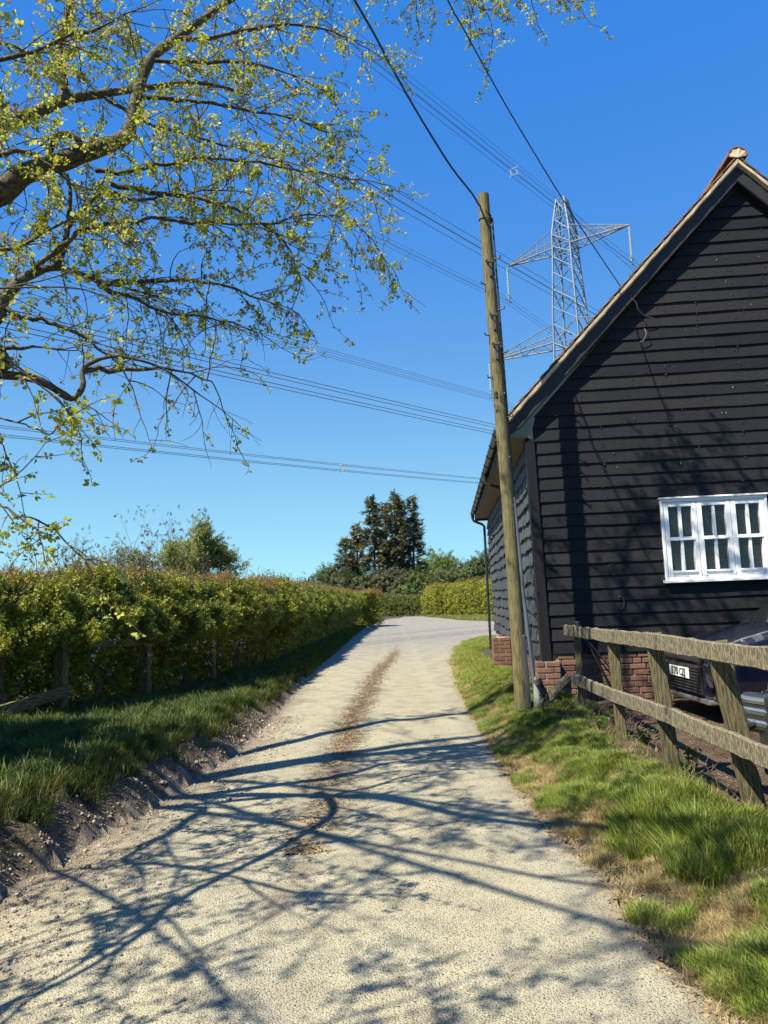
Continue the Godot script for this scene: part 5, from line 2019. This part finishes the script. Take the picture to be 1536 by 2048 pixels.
const BOUGHS := [
	[-2.27,5.15,-5.80,-1.99,5.16,-5.80,-1.73,5.28,-5.90,-1.37,5.36,-6.00,-0.96,5.36,-6.10,-0.46,5.38,-6.30,-0.01,5.38,-6.50],
	[-2.13,5.06,-5.80,-1.85,5.02,-5.90,-1.46,4.99,-6.00,-1.05,4.89,-6.10,-0.74,4.66,-6.30,-0.67,4.38,-6.40],
	[-2.60,4.12,-5.40,-2.30,4.38,-5.40,-2.11,4.53,-5.50,-1.76,4.61,-5.60,-1.33,4.68,-5.80,-0.95,4.75,-6.00,-0.55,4.93,-6.20,-0.20,4.92,-6.30,0.05,4.68,-6.40],
	[-2.46,4.20,-5.50,-2.23,4.13,-5.50,-2.07,4.04,-5.60,-1.79,3.95,-5.70,-1.54,3.90,-5.80,-1.28,3.89,-5.90,-1.05,3.83,-6.00],
	[-2.72,3.79,-5.20,-2.57,3.70,-5.20,-2.45,3.68,-5.25,-2.29,3.62,-5.30,-2.07,3.49,-5.40,-1.92,3.36,-5.50,-1.83,3.17,-5.50],
	[-2.05,3.24,-5.05,-1.92,3.27,-5.20,-1.70,3.33,-5.40,-1.43,3.32,-5.50,-1.26,3.25,-5.60],
	[-2.01,6.01,-6.05,-1.69,5.99,-6.10,-1.41,6.02,-6.20,-0.98,5.98,-6.30,-0.63,5.96,-6.40,-0.28,5.88,-6.60],
	[-1.93,6.42,-6.15,-1.59,6.44,-6.20,-1.15,6.48,-6.30,-0.80,6.46,-6.40,-0.45,6.37,-6.50],
	[-1.75,6.73,-6.30,-1.31,6.84,-6.40,-0.81,7.00,-6.50,-0.34,7.01,-6.60,-0.06,6.93,-6.70],
	[-1.03,7.75,-6.80,-0.44,7.90,-6.90,0.17,7.94,-7.00,0.69,7.95,-7.10,1.10,7.76,-7.10,1.31,7.41,-7.10],
	[-0.44,8.40,-7.10,0.19,8.41,-7.20,0.94,8.42,-7.30,1.62,8.15,-7.30,2.09,7.87,-7.30],
	[-3.18,2.80,-4.60,-2.71,2.79,-4.50,-2.29,2.74,-4.40,-2.08,2.67,-4.35,-1.94,2.59,-4.30],
	[-3.05,2.38,-4.40,-2.57,2.28,-4.30,-2.23,2.19,-4.20,-2.03,2.11,-4.15,-1.88,2.06,-4.10],
	[-3.13,5.38,-4.90,-2.55,5.39,-4.80,-2.24,5.49,-4.80,-1.97,5.68,-4.90,-1.68,5.91,-5.00],
	[-4.28,7.43,-6.90,-3.72,7.37,-7.00,-3.36,7.27,-7.10,-2.99,7.56,-7.20,-2.54,7.94,-7.40],
	[-2.40,4.58,-5.58,-2.19,4.89,-5.70,-1.90,4.90,-5.80,-1.56,5.00,-5.90,-1.20,5.07,-6.00],
	[-2.89,7.11,-7.50,-2.49,6.86,-7.60,-1.98,6.73,-7.70,-1.46,6.66,-7.90,-0.92,6.52,-8.00,-0.37,6.19,-8.20],
	[-3.34,4.51,-5.60,-2.89,4.36,-5.50,-2.54,4.47,-5.50,-2.23,4.66,-5.50],
	[-2.96,3.53,-5.00,-2.61,3.37,-5.00,-2.45,3.44,-5.10,-2.24,3.43,-5.20],
	[-2.19,4.20,-5.80,-1.85,4.25,-5.90,-1.47,4.28,-6.00,-1.08,4.22,-6.20,-0.84,4.16,-6.30],
	[-3.14,5.07,-5.50,-2.74,5.11,-5.40,-2.46,4.98,-5.40,-2.27,4.78,-5.50,-2.12,4.61,-5.50],
]


func twig_into(g: Geo, p: Vector3, d: Vector3, ln: float, r: float, lvl: int, places: Array, tints: Array) -> void:
	var n := 5 if lvl else 4
	var pts := [p]
	var rad := [r]
	var dir := d.normalized()
	for i in n:
		var zig := Vector3(rr(-1, 1), rr(-1, 1), rr(-1, 1)) * 0.30
		dir = (dir + zig + Vector3(0, -0.03 - 0.022 * i, 0)).normalized()
		pts.append(pts[-1] + dir * ln / n)
		rad.append(maxf(r * lerpf(1.0, 0.4, (i + 1.0) / n), 0.0016))
	g.tube(pts, rad, 4 if lvl else 3)
	for i in range(1, n + 1):
		if lvl > 0 and rng.randf() < 0.75:
			twig_into(g, pts[i], (dir + rvec() * 1.1).normalized(), ln * rr(0.35, 0.6), r * 0.6, lvl - 1, places, tints)
		if lvl == 0 or i >= n - 1 or rng.randf() < 0.4:
			if rng.randf() < leaf_share:
				leaf_place(pts[i], dir, places, tints)


var leaf_share := 0.62


func leaf_place(p: Vector3, dir: Vector3, places: Array, tints: Array) -> void:
	var u := (dir * 0.5 + Vector3(0, -0.25, 0) + rvec() * 0.8).normalized()
	places.append(Transform3D(facing(u, rng.randf() * TAU, rr(0.40, 0.84)), p))
	var c := Color(0.30, 0.345, 0.04).lerp(Color(0.50, 0.50, 0.085), clampf(0.5 + nz3(p * 0.8) + rr(-0.35, 0.35), 0, 1))
	if rng.randf() < 0.12:
		c = Color(0.34, 0.25, 0.13)
	tints.append(c * rr(0.75, 1.2))


func bough_twigs(g: Geo, line: Array, r0: float, every: float, places: Array, tints: Array, from := 0.12) -> void:
	var total := 0.0
	for i in line.size() - 1:
		total += line[i].distance_to(line[i + 1])
	var run := 0.0
	var next := total * from
	for i in line.size() - 1:
		var a: Vector3 = line[i]
		var b: Vector3 = line[i + 1]
		var ln := a.distance_to(b)
		while next < run + ln:
			var t := (next - run) / ln
			var d := (b - a).normalized()
			var side := (d * rr(0.2, 1.0) + rvec() * 0.9).normalized()
			twig_into(g, a.lerp(b, t), side, rr(0.25, 0.62), 0.0055, 1, places, tints)
			next += every * rr(0.6, 1.5)
		run += ln
	twig_into(g, line[-1], (line[-1] - line[-2]).normalized(), 0.5, 0.005, 1, places, tints)


func build_lime_tree() -> void:
	var t := thing("overhanging_tree", "big overhanging tree with fresh yellow-green leaves reaching in from the left", "tree")
	var places := []
	var tints := []
	for k in LIMBS:
		var q: Array = LIMBS[k]
		var line := smooth_line(pts3(q[2]), 4)
		var g := Geo.new()
		var rad := []
		var n := line.size()
		for i in n:
			var f := float(i) / (n - 1)
			var knob := 1.0 + 0.10 * nz(i * 0.45, q[0] * 90.0) + 0.05 * nz(i * 1.3, q[0] * 40.0)
			rad.append(lerpf(q[0], q[1], pow(f, 0.85)) * knob * (1.35 if k == "trunk" and i == 0 else 1.0))
		g.tube(line, rad, 12)
		part("trunk" if k == "trunk" else "limb", g.mesh(), mats.bark, t)
	# the crooked loop on the lower limb
	var g := Geo.new()
	var loop := smooth_line(pts3([-2.62, 5.16, -5.72, -2.60, 5.30, -5.70, -2.55, 5.40, -5.68, -2.45, 5.42, -5.68, -2.36, 5.36, -5.72, -2.33, 5.28, -5.80]), 4)
	g.tube(loop, loop.map(func(_p): return 0.026), 8)
	part("limb", g.mesh(), mats.bark, t)
	# boughs in view
	var tw := Geo.new()
	for bi in BOUGHS.size():
		var q: Array = BOUGHS[bi]
		leaf_share = 0.28 if bi in [3, 4, 5, 18] else 0.92
		var line := smooth_line(pts3(q), 3)
		g = Geo.new()
		var rad := []
		for i in line.size():
			rad.append(lerpf(0.009 if bi in [11, 12] else 0.022, 0.004, float(i) / (line.size() - 1)) * (1.0 + 0.12 * nz(i * 0.7, line[0].x * 9.0)))
			line[i] += rvec() * 0.018
		g.tube(line, rad, 6)
		part("bough", g.mesh(), mats.bark, t)
		bough_twigs(tw, line, 0.01, 0.24 if bi in [11, 12] else (0.2 if bi in [18, 4] else 0.072), places, tints)
	# twigs straight off the visible limbs
	for k in ["L2", "L1", "L1b", "L3", "L4"]:
		leaf_share = 0.25 if k == "L4" else 0.75
		bough_twigs(tw, smooth_line(pts3(LIMBS[k][2]), 2), 0.01, 0.24 if k == "L4" else 0.11, places, tints, 0.55 if k == "L4" else 0.34)
	# side boughs on the limbs above and behind the viewer
	leaf_share = 0.9
	for k in ["C1", "C4", "C3", "C5", "C6", "C7", "C8", "C9", "trunk"]:
		var line := smooth_line(pts3(LIMBS[k][2]), 3)
		for i in range(4 if k != "trunk" else 10, line.size(), 2):
			var d: Vector3 = (line[mini(i + 1, line.size() - 1)] - line[i - 1]).normalized()
			var side := (d * 0.5 + Vector3(rr(-0.6, 1.0), rr(-0.5, 0.5), rr(-1, 1))).normalized()
			var ln := rr(0.7, 1.5)
			var bl := [line[i]]
			for s in 5:
				side = (side + rvec() * 0.22 + Vector3(0, -0.04, 0)).normalized()
				bl.append(bl[-1] + side * ln / 5.0)
			g = Geo.new()
			g.tube(bl, [0.014, 0.012, 0.010, 0.008, 0.006, 0.004], 5)
			part("bough", g.mesh(), mats.bark, t)
			bough_twigs(tw, bl, 0.008, 0.34 if k in ["C1", "C4", "trunk"] else 0.13, places, tints)
	part("twigs", tw.mesh(), mats.twig, t).set_meta("kind", "stuff")
	# a cluster of young leaves
	var cl := Geo.new()
	for i in 4:
		var an := i * 1.7 + rr(-0.4, 0.4)
		var d := Vector3(cos(an) * 0.8, rr(0.2, 0.9), sin(an) * 0.8).normalized()
		cl.col = grey(rr(0.85, 1.1))
		var ln := rr(0.034, 0.062)
		var at := d * 0.018
		var side := d.cross(Vector3(0.2, 1, 0.1)).normalized()
		var nn := side.cross(d)
		var tip := at + d * ln - nn * 0.012
		var m1 := at + d * ln * 0.33
		var m2 := at + d * ln * 0.68 - nn * 0.004
		var w := ln * 0.38
		cl.tri(at, m1 - side * w + nn * 0.006, m1)
		cl.tri(at, m1, m1 + side * w + nn * 0.006)
		cl.quad(m1 - side * w + nn * 0.006, m2 - side * w * 0.8 + nn * 0.004, m2, m1)
		cl.quad(m1, m2, m2 + side * w * 0.8 + nn * 0.004, m1 + side * w + nn * 0.006)
		cl.tri(m2 - side * w * 0.8 + nn * 0.004, tip, m2)
		cl.tri(m2, tip, m2 + side * w * 0.8 + nn * 0.004)
	cl.col = Color(1.3, 0.9, 0.6)
	cl.tube([Vector3.ZERO, Vector3(0, 0.02, 0)], [0.003, 0.002], 3)
	scatter("foliage", t, cl.mesh(), mats.leaf, places, tints)


# ---------------------------------------------------------------- grass, litter, stones

func tuft(blades: int, hgt: float, spread: float, wd: float, lean: float) -> ArrayMesh:
	var g := Geo.new()
	for i in blades:
		var an := rng.randf() * TAU
		var b := Vector3(cos(an), 0, sin(an)) * spread * sqrt(rng.randf())
		var d := Vector3(cos(an + rr(-0.9, 0.9)), 0, sin(an + rr(-0.9, 0.9))) * lean * rr(0.3, 1.2)
		var h := hgt * rr(0.5, 1.1)
		var side := Vector3(-sin(an + 0.6), 0, cos(an + 0.6)) * wd * 0.5
		var m := b + Vector3(0, h * 0.55, 0) + d * h * 0.30
		var t := b + Vector3(0, h * rr(0.82, 1.0), 0) + d * h * 0.95
		g.col = grey(rr(0.7, 1.2))
		g.quad(b - side, b + side, m + side * 0.8, m - side * 0.8)
		g.tri(m - side * 0.8, m + side * 0.8, t)
	return g.mesh()


func build_grass() -> void:
	var green_a := Color(0.10, 0.165, 0.018)
	var green_b := Color(0.235, 0.315, 0.036)
	var straw := Color(0.52, 0.41, 0.21)
	# right verge, from the bare edge to the fence
	var kinds := [[], [], [], []]
	var cols := [[], [], [], []]
	for i in 78000:
		var z := -1.6 - 11.5 * pow(rng.randf(), 1.25)
		var r := road_right(z)
		var x := r + rr(-0.03, 1.15 if z > -8.6 else 1.4)
		var d := x - r
		if x > 2.55 or (z < -9.75 and x > 1.98):
			continue
		var pn := nz(x * 1.6 + 3.0, z * 1.3) + 0.5 * nz(x * 4.3, z * 4.3)
		# the edge is scuffed bare, then dead straw, then green
		var bare := ramp([[-1.0, 0.30], [-2.6, 0.26], [-3.4, 0.26], [-4.2, 0.20], [-5.0, 0.10], [-6.2, 0.18], [-8.0, 0.12], [-13.0, 0.08]], z) + 0.16 * pn
		var deep := d - bare
		var yard := clampf((x - ramp([[-1.0, 2.4], [-4.2, 2.12], [-5.5, 1.86], [-7.0, 1.76], [-8.5, 1.78], [-9.2, 1.85]], z)) / 0.12 + pn * 0.8, 0, 1)
		if z > -9.3 and yard > 0.6 and rng.randf() < 0.93:
			continue
		if deep < -0.12 and rng.randf() < 0.93:
			continue
		var dry := clampf(0.7 - deep / 0.20 + pn * 0.9, 0.10, 1)
		dry = maxf(dry, clampf((pn - 0.22) * 2.0, 0, 0.8))
		var k := 0
		var sc := rr(0.55, 1.1)
		var c := green_a.lerp(green_b, clampf(0.5 - pn * 0.7 + rr(-0.4, 0.4), 0, 1))
		var pick := rng.randf()
		if pick < 0.14:
			c = Color(0.34, 0.31, 0.09)
		elif pick < 0.40:
			c = Color(0.065, 0.11, 0.016)
		elif pick < 0.52:
			c = Color(0.26, 0.34, 0.04)
		if rng.randf() < dry:
			k = 1
			c = straw.lerp(Color(0.28, 0.22, 0.09), rng.randf() * 0.8)
		elif z > -5.0 and z < -3.9 and x > 1.35 and x < 1.95 and rng.randf() < 0.42:
			k = 2
			sc = rr(0.8, 1.2)
		var y := height(x, z) - 0.004
		kinds[k].append(Transform3D(Basis(Vector3.UP, rng.randf() * TAU).scaled(Vector3(sc, sc * rr(0.8, 1.2), sc)), Vector3(x, y, z)))
		cols[k].append(c * rr(0.8, 1.2))
	# verge beyond, up to the bend
	for i in 9000:
		var z := -13.0 - 17.0 * rng.randf()
		var r := road_right(z)
		var x := r + rr(0.0, 1.8)
		if z > -20.2 and x > 2.15:
			continue
		var pn := nz(x * 1.6 + 3.0, z * 1.3)
		var k := 0
		var c := green_b.lerp(Color(0.25, 0.26, 0.045), clampf(0.5 + pn, 0, 1))
		if rng.randf() < clampf(0.9 - (x - r) / 0.35 + pn * 0.6, 0.05, 1):
			k = 1
			c = straw.lerp(green_b, rng.randf() * 0.4)
		var sc := rr(0.9, 1.6)
		kinds[k].append(Transform3D(Basis(Vector3.UP, rng.randf() * TAU).scaled(Vector3.ONE * sc), Vector3(x, height(x, z) - 0.004, z)))
		cols[k].append(c * rr(0.8, 1.2))
	var tufts := [tuft(18, 0.08, 0.035, 0.0038, 0.7), tuft(16, 0.05, 0.05, 0.0035, 1.5), tuft(20, 0.16, 0.04, 0.0045, 0.6)]
	var names := [["verge_grass", "short green grass on the verge between lane and fence"], ["dry_grass", "bleached dead grass along the right edge of the lane"], ["long_grass", "longer lush grass tufts on the right verge near the fence"]]
	for k in 3:
		var o := scatter(names[k][0], self, tufts[k], mats.grass, kinds[k], cols[k])
		o.set_meta("label", names[k][1])
		o.set_meta("category", "grass")
	# left bank
	kinds = [[], []]
	cols = [[], []]
	for i in 42000:
		var z := -3.6 - 12.4 * rng.randf()
		var l := road_left(z)
		var f := hedge_front(z)
		var x := lerpf(f - 0.6, l - 0.12, pow(rng.randf(), 0.9))
		var d := l - x
		var pn := nz(x * 1.9, z * 1.9)
		var edge := 0.26 * clampf(bank(z) * 4.0, 0.25, 1.0) + 0.10 * pn
		if d < edge and rng.randf() < 0.96:
			continue
		var c := Color(0.045, 0.085, 0.014).lerp(Color(0.10, 0.145, 0.02), clampf(0.5 + pn + rr(-0.3, 0.3), 0, 1))
		var k := 0
		if rng.randf() < 0.06 + 0.25 * clampf(1.0 - (d - edge) / 0.15, 0, 1):
			c = Color(0.20, 0.18, 0.07)
		if rng.randf() < 0.2:
			k = 1
		var sc := rr(0.7, 1.35)
		kinds[k].append(Transform3D(Basis(Vector3.UP, rng.randf() * TAU).scaled(Vector3.ONE * sc), Vector3(x, height(x, z) - 0.006, z)))
		cols[k].append(c * rr(0.8, 1.2))
	for i in 16000:
		var z := -16.0 - 44.0 * pow(rng.randf(), 1.2)
		var l := road_left(z)
		var f := hedge_front(z)
		var x := lerpf(f - 0.4, l - 0.05, rng.randf())
		var sc := rr(1.1, 1.9)
		var c := Color(0.055, 0.10, 0.016).lerp(Color(0.12, 0.165, 0.024), rng.randf())
		kinds[0].append(Transform3D(Basis(Vector3.UP, rng.randf() * TAU).scaled(Vector3.ONE * sc), Vector3(x, height(x, z) - 0.006, z)))
		cols[0].append(c)
	for k in 2:
		var o := scatter("bank_grass", self, [tuft(18, 0.08, 0.04, 0.0045, 0.8), tuft(16, 0.14, 0.045, 0.005, 0.9)][k], mats.grass, kinds[k], cols[k])
		o.set_meta("label", ["green grass on the bank below the left hedge", "taller grass blades among the bank grass on the left"][k])
		o.set_meta("category", "grass")
	# grass at the outside of the bend
	kinds = [[]]
	cols = [[]]
	for i in 7000:
		var z := rr(-42.0, -72.0)
		var e := ramp([[-40.0, 20.0], [-46.0, 7.5], [-56.0, 5.0], [-74.0, 3.4]], z)
		var x := e + rr(0.0, 6.0)
		var sc := rr(1.8, 3.0)
		kinds[0].append(Transform3D(Basis(Vector3.UP, rng.randf() * TAU).scaled(Vector3.ONE * sc), Vector3(x, 0.0, z)))
		cols[0].append(Color(0.17, 0.19, 0.03).lerp(Color(0.29, 0.27, 0.07), rng.randf()) * rr(0.85, 1.15))
	var fo := scatter("far_grass", self, tuft(14, 0.09, 0.05, 0.006, 0.7), mats.grass, kinds[0], cols[0])
	fo.set_meta("label", "grass strip in front of the tall yellow-green hedge at the bend")
	fo.set_meta("category", "grass")
	# chips and flakes of leaf mould: crown of the lane, right edge, yard
	var flake := Geo.new()
	flake.quad(Vector3(-0.5, 0, -0.2), Vector3(-0.3, 0.12, 0.25), Vector3(0.5, 0.02, 0.2), Vector3(0.4, 0.16, -0.25))
	var fm := flake.mesh()
	var pl := []
	var co := []
	for i in 12000:
		var u := rng.randf()
		var p := Vector3.ZERO
		var c := Color(0.17, 0.10, 0.05)
		if u < 0.5:
			var z := -4.8 - 18.0 * pow(rng.randf(), 1.5)
			var mid := ramp([[2.0, -0.75], [-5.9, -0.56], [-9.8, -0.53], [-13.6, -0.36], [-24.3, 0.2]], z)
			var wide := ramp([[-4.5, 0.1], [-5.7, 0.30], [-8.0, 0.18], [-12.0, 0.2], [-22.0, 0.18]], z)
			var x := mid + rng.randfn() * wide * 0.55
			if z > -8.0 and nz(x * 2.0, z * 2.0) < -0.05:
				continue
			p = Vector3(x, height(x, z) + 0.008, z)
			c = c.lerp(Color(0.34, 0.25, 0.13), rng.randf() * 0.9)
		elif u < 0.85:
			var z := -1.7 - 7.5 * pow(rng.randf(), 1.3)
			var x := road_right(z) + rr(-0.08, ramp([[-1.0, 0.6], [-3.2, 0.5], [-4.4, 0.4], [-6.0, 0.3], [-10.0, 0.2]], z))
			p = Vector3(x, height(x, z) + 0.006, z)
			c = Color(0.34, 0.24, 0.13).lerp(Color(0.20, 0.12, 0.07), rng.randf())
		else:
			var z := rr(-3.5, -9.3)
			var x := rr(1.85, 3.3)
			p = Vector3(x, height(x, z) + 0.008, z)
			c = Color(0.20, 0.125, 0.07).lerp(Color(0.10, 0.06, 0.03), rng.randf())
		pl.append(Transform3D(Basis.from_euler(Vector3(rr(-0.5, 0.5), rng.randf() * TAU, rr(-0.5, 0.5))).scaled(Vector3.ONE * rr(0.010, 0.030)), p))
		co.append(c * rr(0.75, 1.25))
	var lo := scatter("leaf_litter", self, fm, mats.litter, pl, co)
	lo.set_meta("label", "brown leaf flakes along the crown and edges of the lane")
	lo.set_meta("category", "leaf litter")
	# grit and small stones washed along the left edge
	var st := Geo.new()
	var rows := []
	for k in 4:
		var r := []
		for i in 6:
			var an := TAU * i / 6.0
			var q: float = [0.35, 0.95, 0.85, 0.3][k] * rr(0.8, 1.15)
			r.append(Vector3(cos(an) * q, [-0.5, -0.2, 0.25, 0.5][k], sin(an) * q * 0.8))
		rows.append(r)
	st.ring_tube(rows)
	pl = []
	co = []
	for i in 9000:
		var z := -2.2 - 8.5 * pow(rng.randf(), 1.3)
		var l := road_left(z)
		var d := rng.randfn() * 0.30
		var x := l + 0.10 + d * ramp([[-2.0, 1.3], [-6.0, 0.9], [-10.0, 0.6]], z)
		if x < l - 0.4:
			continue
		var s := 0.003 + 0.011 * pow(rng.randf(), 3.0)
		var cl := Color(0.24, 0.19, 0.145).lerp(Color(0.34, 0.29, 0.22), rng.randf())
		if rng.randf() < 0.02:
			s = rr(0.012, 0.03)
			cl = Color(0.36, 0.32, 0.26)
		pl.append(Transform3D(Basis.from_euler(rvec() * 3.0).scaled(Vector3(s, s * 0.8, s)), Vector3(x, height(x, z) + 0.004 + s * 0.2, z)))
		co.append(cl * rr(0.75, 1.2))
	for i in 2200:
		var z := -2.0 - 12.0 * rng.randf()
		var x := lerpf(road_left(z), road_right(z), rng.randf())
		var s := rr(0.002, 0.006)
		pl.append(Transform3D(Basis.from_euler(rvec() * 3.0).scaled(Vector3(s, s * 0.8, s)), Vector3(x, height(x, z) + 0.004 + s * 0.2, z)))
		co.append(Color(0.20, 0.17, 0.13) * rr(0.5, 1.3))
	var so := scatter("loose_gravel", self, st.mesh(), mats.stone, pl, co)
	so.set_meta("label", "loose grit and small stones along the left edge of the lane")
	so.set_meta("category", "gravel")
	# crumbling earth clods and hanging roots on the cut face of the bank
	pl = []
	co = []
	for i in 1500:
		var z := -3.2 - 8.0 * rng.randf()
		var l := road_left(z)
		var d := rr(-0.06, 0.42)
		var x := l - d
		var s := 0.004 + 0.018 * pow(rng.randf(), 3.0)
		pl.append(Transform3D(Basis.from_euler(rvec() * 3.0).scaled(Vector3(s, s * rr(0.7, 1.6), s)), Vector3(x, height(x, z) + s * 0.2, z)))
		co.append(Color(0.135, 0.10, 0.07).lerp(Color(0.20, 0.16, 0.115), rng.randf()) * rr(0.8, 1.2))
	var eo := scatter("earth_clods", self, st.mesh(), mats.stone, pl, co)
	eo.set_meta("label", "crumbled earth clods on the cut face of the left bank")
	eo.set_meta("category", "earth")


func build_small_things() -> void:
	# broad dock leaves in the right verge
	var at := Vector3(1.62, 0, -3.95)
	at.y = height(at.x, at.z)
	var d := thing("dock_plant", "small dock plant with broad pale leaves in the near right verge", "plant", at)
	for q in [[Vector3(-0.6, 0.35, 0.5), 0.13, 0.055], [Vector3(0.35, 0.9, 0.1), 0.16, 0.05], [Vector3(0.05, 0.95, 0.1), 0.14, 0.035], [Vector3(-0.9, 0.25, -0.1), 0.10, 0.045], [Vector3(0.5, 0.4, 0.6), 0.09, 0.04]]:
		var g := Geo.new()
		g.col = Color(0.14, 0.19, 0.035)
		var dir: Vector3 = q[0].normalized()
		var side := dir.cross(Vector3(0.2, 0.4, 1)).normalized()
		var up := side.cross(dir)
		var prev := []
		for i in 8:
			var t := i / 7.0
			var w: float = q[2] * sin(PI * (0.06 + 0.92 * t)) * 0.5
			var c: Vector3 = dir * q[1] * t + up * (-0.05 * t * t) + Vector3(0, 0.02, 0)
			var row := [c - side * w + up * w * 0.35, c, c + side * w + up * w * 0.35]
			if i:
				g.quad(prev[0], prev[1], row[1], row[0])
				g.quad(prev[1], prev[2], row[2], row[1])
			prev = row
		part("leaf", g.mesh(), mats.leaf, d)
	# weeds and dead stalks at the fence foot
	var spots := [[Vector3(2.03, 0, -5.35), 0.30, 0, "dark upright weed with narrow leaves at the fence foot"], [Vector3(1.98, 0, -7.35), 0.16, 1, "low leafy weed beside the second fence post"], [Vector3(2.20, 0, -5.75), 0.17, 1, "bright green bushy weed behind the fence"], [Vector3(1.66, 0, -8.35), 0.22, 0, "small dark weed in the verge near the pole"], [Vector3(2.25, 0, -6.9), 0.14, 1, "pale-tipped weed at the second post"], [Vector3(1.75, 0, -9.9), 0.30, 1, "leafy weed between the pole and the brick pier"]]
	for s in spots:
		var p: Vector3 = s[0]
		p.y = height(p.x, p.z)
		var w := thing("weed", s[3], "plant", p, rng.randf() * 6.0, "weeds along the fence")
		for k in (3 if s[2] == 0 else 9):
			var g := Geo.new()
			g.col = Color(0.05, 0.075, 0.02) if s[2] == 0 else Color(0.10, 0.16, 0.025)
			var pts := [Vector3(rr(-0.03, 0.03), -0.01, rr(-0.03, 0.03))]
			var dir := Vector3(rr(-0.4, 0.4), 1, rr(-0.4, 0.4)).normalized()
			for i in 5:
				dir = (dir + rvec() * 0.18).normalized()
				pts.append(pts[-1] + dir * s[1] / 5.0)
			g.tube(pts, [0.004, 0.0035, 0.003, 0.0025, 0.002, 0.0015], 4)
			for i in range(1, 6):
				for e in 3:
					var o := Vector3(rr(-1, 1), rr(0.1, 0.7), rr(-1, 1)).normalized()
					leaf_into(g, pts[i], o, Vector3.UP, 0.05 if s[2] == 0 else 0.038, 0.014 if s[2] == 0 else 0.022)
			part("stem", g.mesh(), mats.grass, w)
	# dead bramble and twigs in the yard edge
	var tw := Geo.new()
	for i in 420:
		var z := rr(-4.2, -9.2)
		var x := rr(1.85, 2.5)
		var a := Vector3(x, height(x, z) + rr(0.0, 0.03), z)
		var dir := Vector3(rr(-1, 1), rr(0.0, 0.9), rr(-1, 1)).normalized() * rr(0.06, 0.22)
		tw.tube([a, a + dir * 0.5 + rvec() * 0.015, a + dir], [0.0028, 0.0022, 0.001], 3)
	var o := part("dead_stalks", tw.mesh(), plain(0.20, 0.135, 0.085, 0.9), self)
	o.set_meta("kind", "stuff")
	o.set_meta("label", "tangle of dead brown stalks along the fence foot")
	o.set_meta("category", "dead stalks")
	# pale wood chips at the lane edge, and a white stone on the left
	for q in [[Vector3(1.36, 0, -2.98), 0.3, "longer pale wood chip on the near right verge"], [Vector3(1.40, 0, -3.08), 0.5, "shorter pale wood chip beside the longer one on the near right verge"], [Vector3(1.45, 0, -3.16), -0.6, "farthest pale wood chip on the near right verge"]]:
		var p: Vector3 = q[0]
		p.y = height(p.x, p.z) + 0.008
		var g := Geo.new()
		g.bevel_box(Transform3D(Basis(), Vector3.ZERO), Vector3(rr(0.05, 0.09), 0.006, 0.014), 0.002)
		var c := thing("wood_chip", q[2], "wood chip", p, q[1], "wood chips on the verge")
		part("splinter", g.mesh(), plain(0.45, 0.33, 0.20, 0.9), c)
	var g2 := Geo.new()
	var rows := []
	for k in 5:
		var r := []
		for i in 8:
			var an := TAU * i / 8.0
			var q2: float = [0.2, 0.8, 1.0, 0.75, 0.2][k] * rr(0.85, 1.12) * 0.022
			r.append(Vector3(cos(an) * q2, [-0.012, -0.008, 0.002, 0.012, 0.017][k], sin(an) * q2 * 0.8))
		rows.append(r)
	g2.ring_tube(rows)
	for q in [[Vector3(-1.72, 0, -3.55), "white pebble at the left edge of the lane", Color(0.6, 0.58, 0.54), 0.55], [Vector3(-2.02, 0, -4.25), "brown stone below the left bank", Color(0.2, 0.16, 0.12), 1.2]]:
		var p: Vector3 = q[0]
		p.y = height(p.x, p.z) + 0.008
		var s := thing("pebble", q[1], "stone", p)
		part("stone", g2.mesh(), plain(q[2].r, q[2].g, q[2].b, 0.9), s, Transform3D(Basis().scaled(Vector3.ONE * q[3]), Vector3.ZERO))
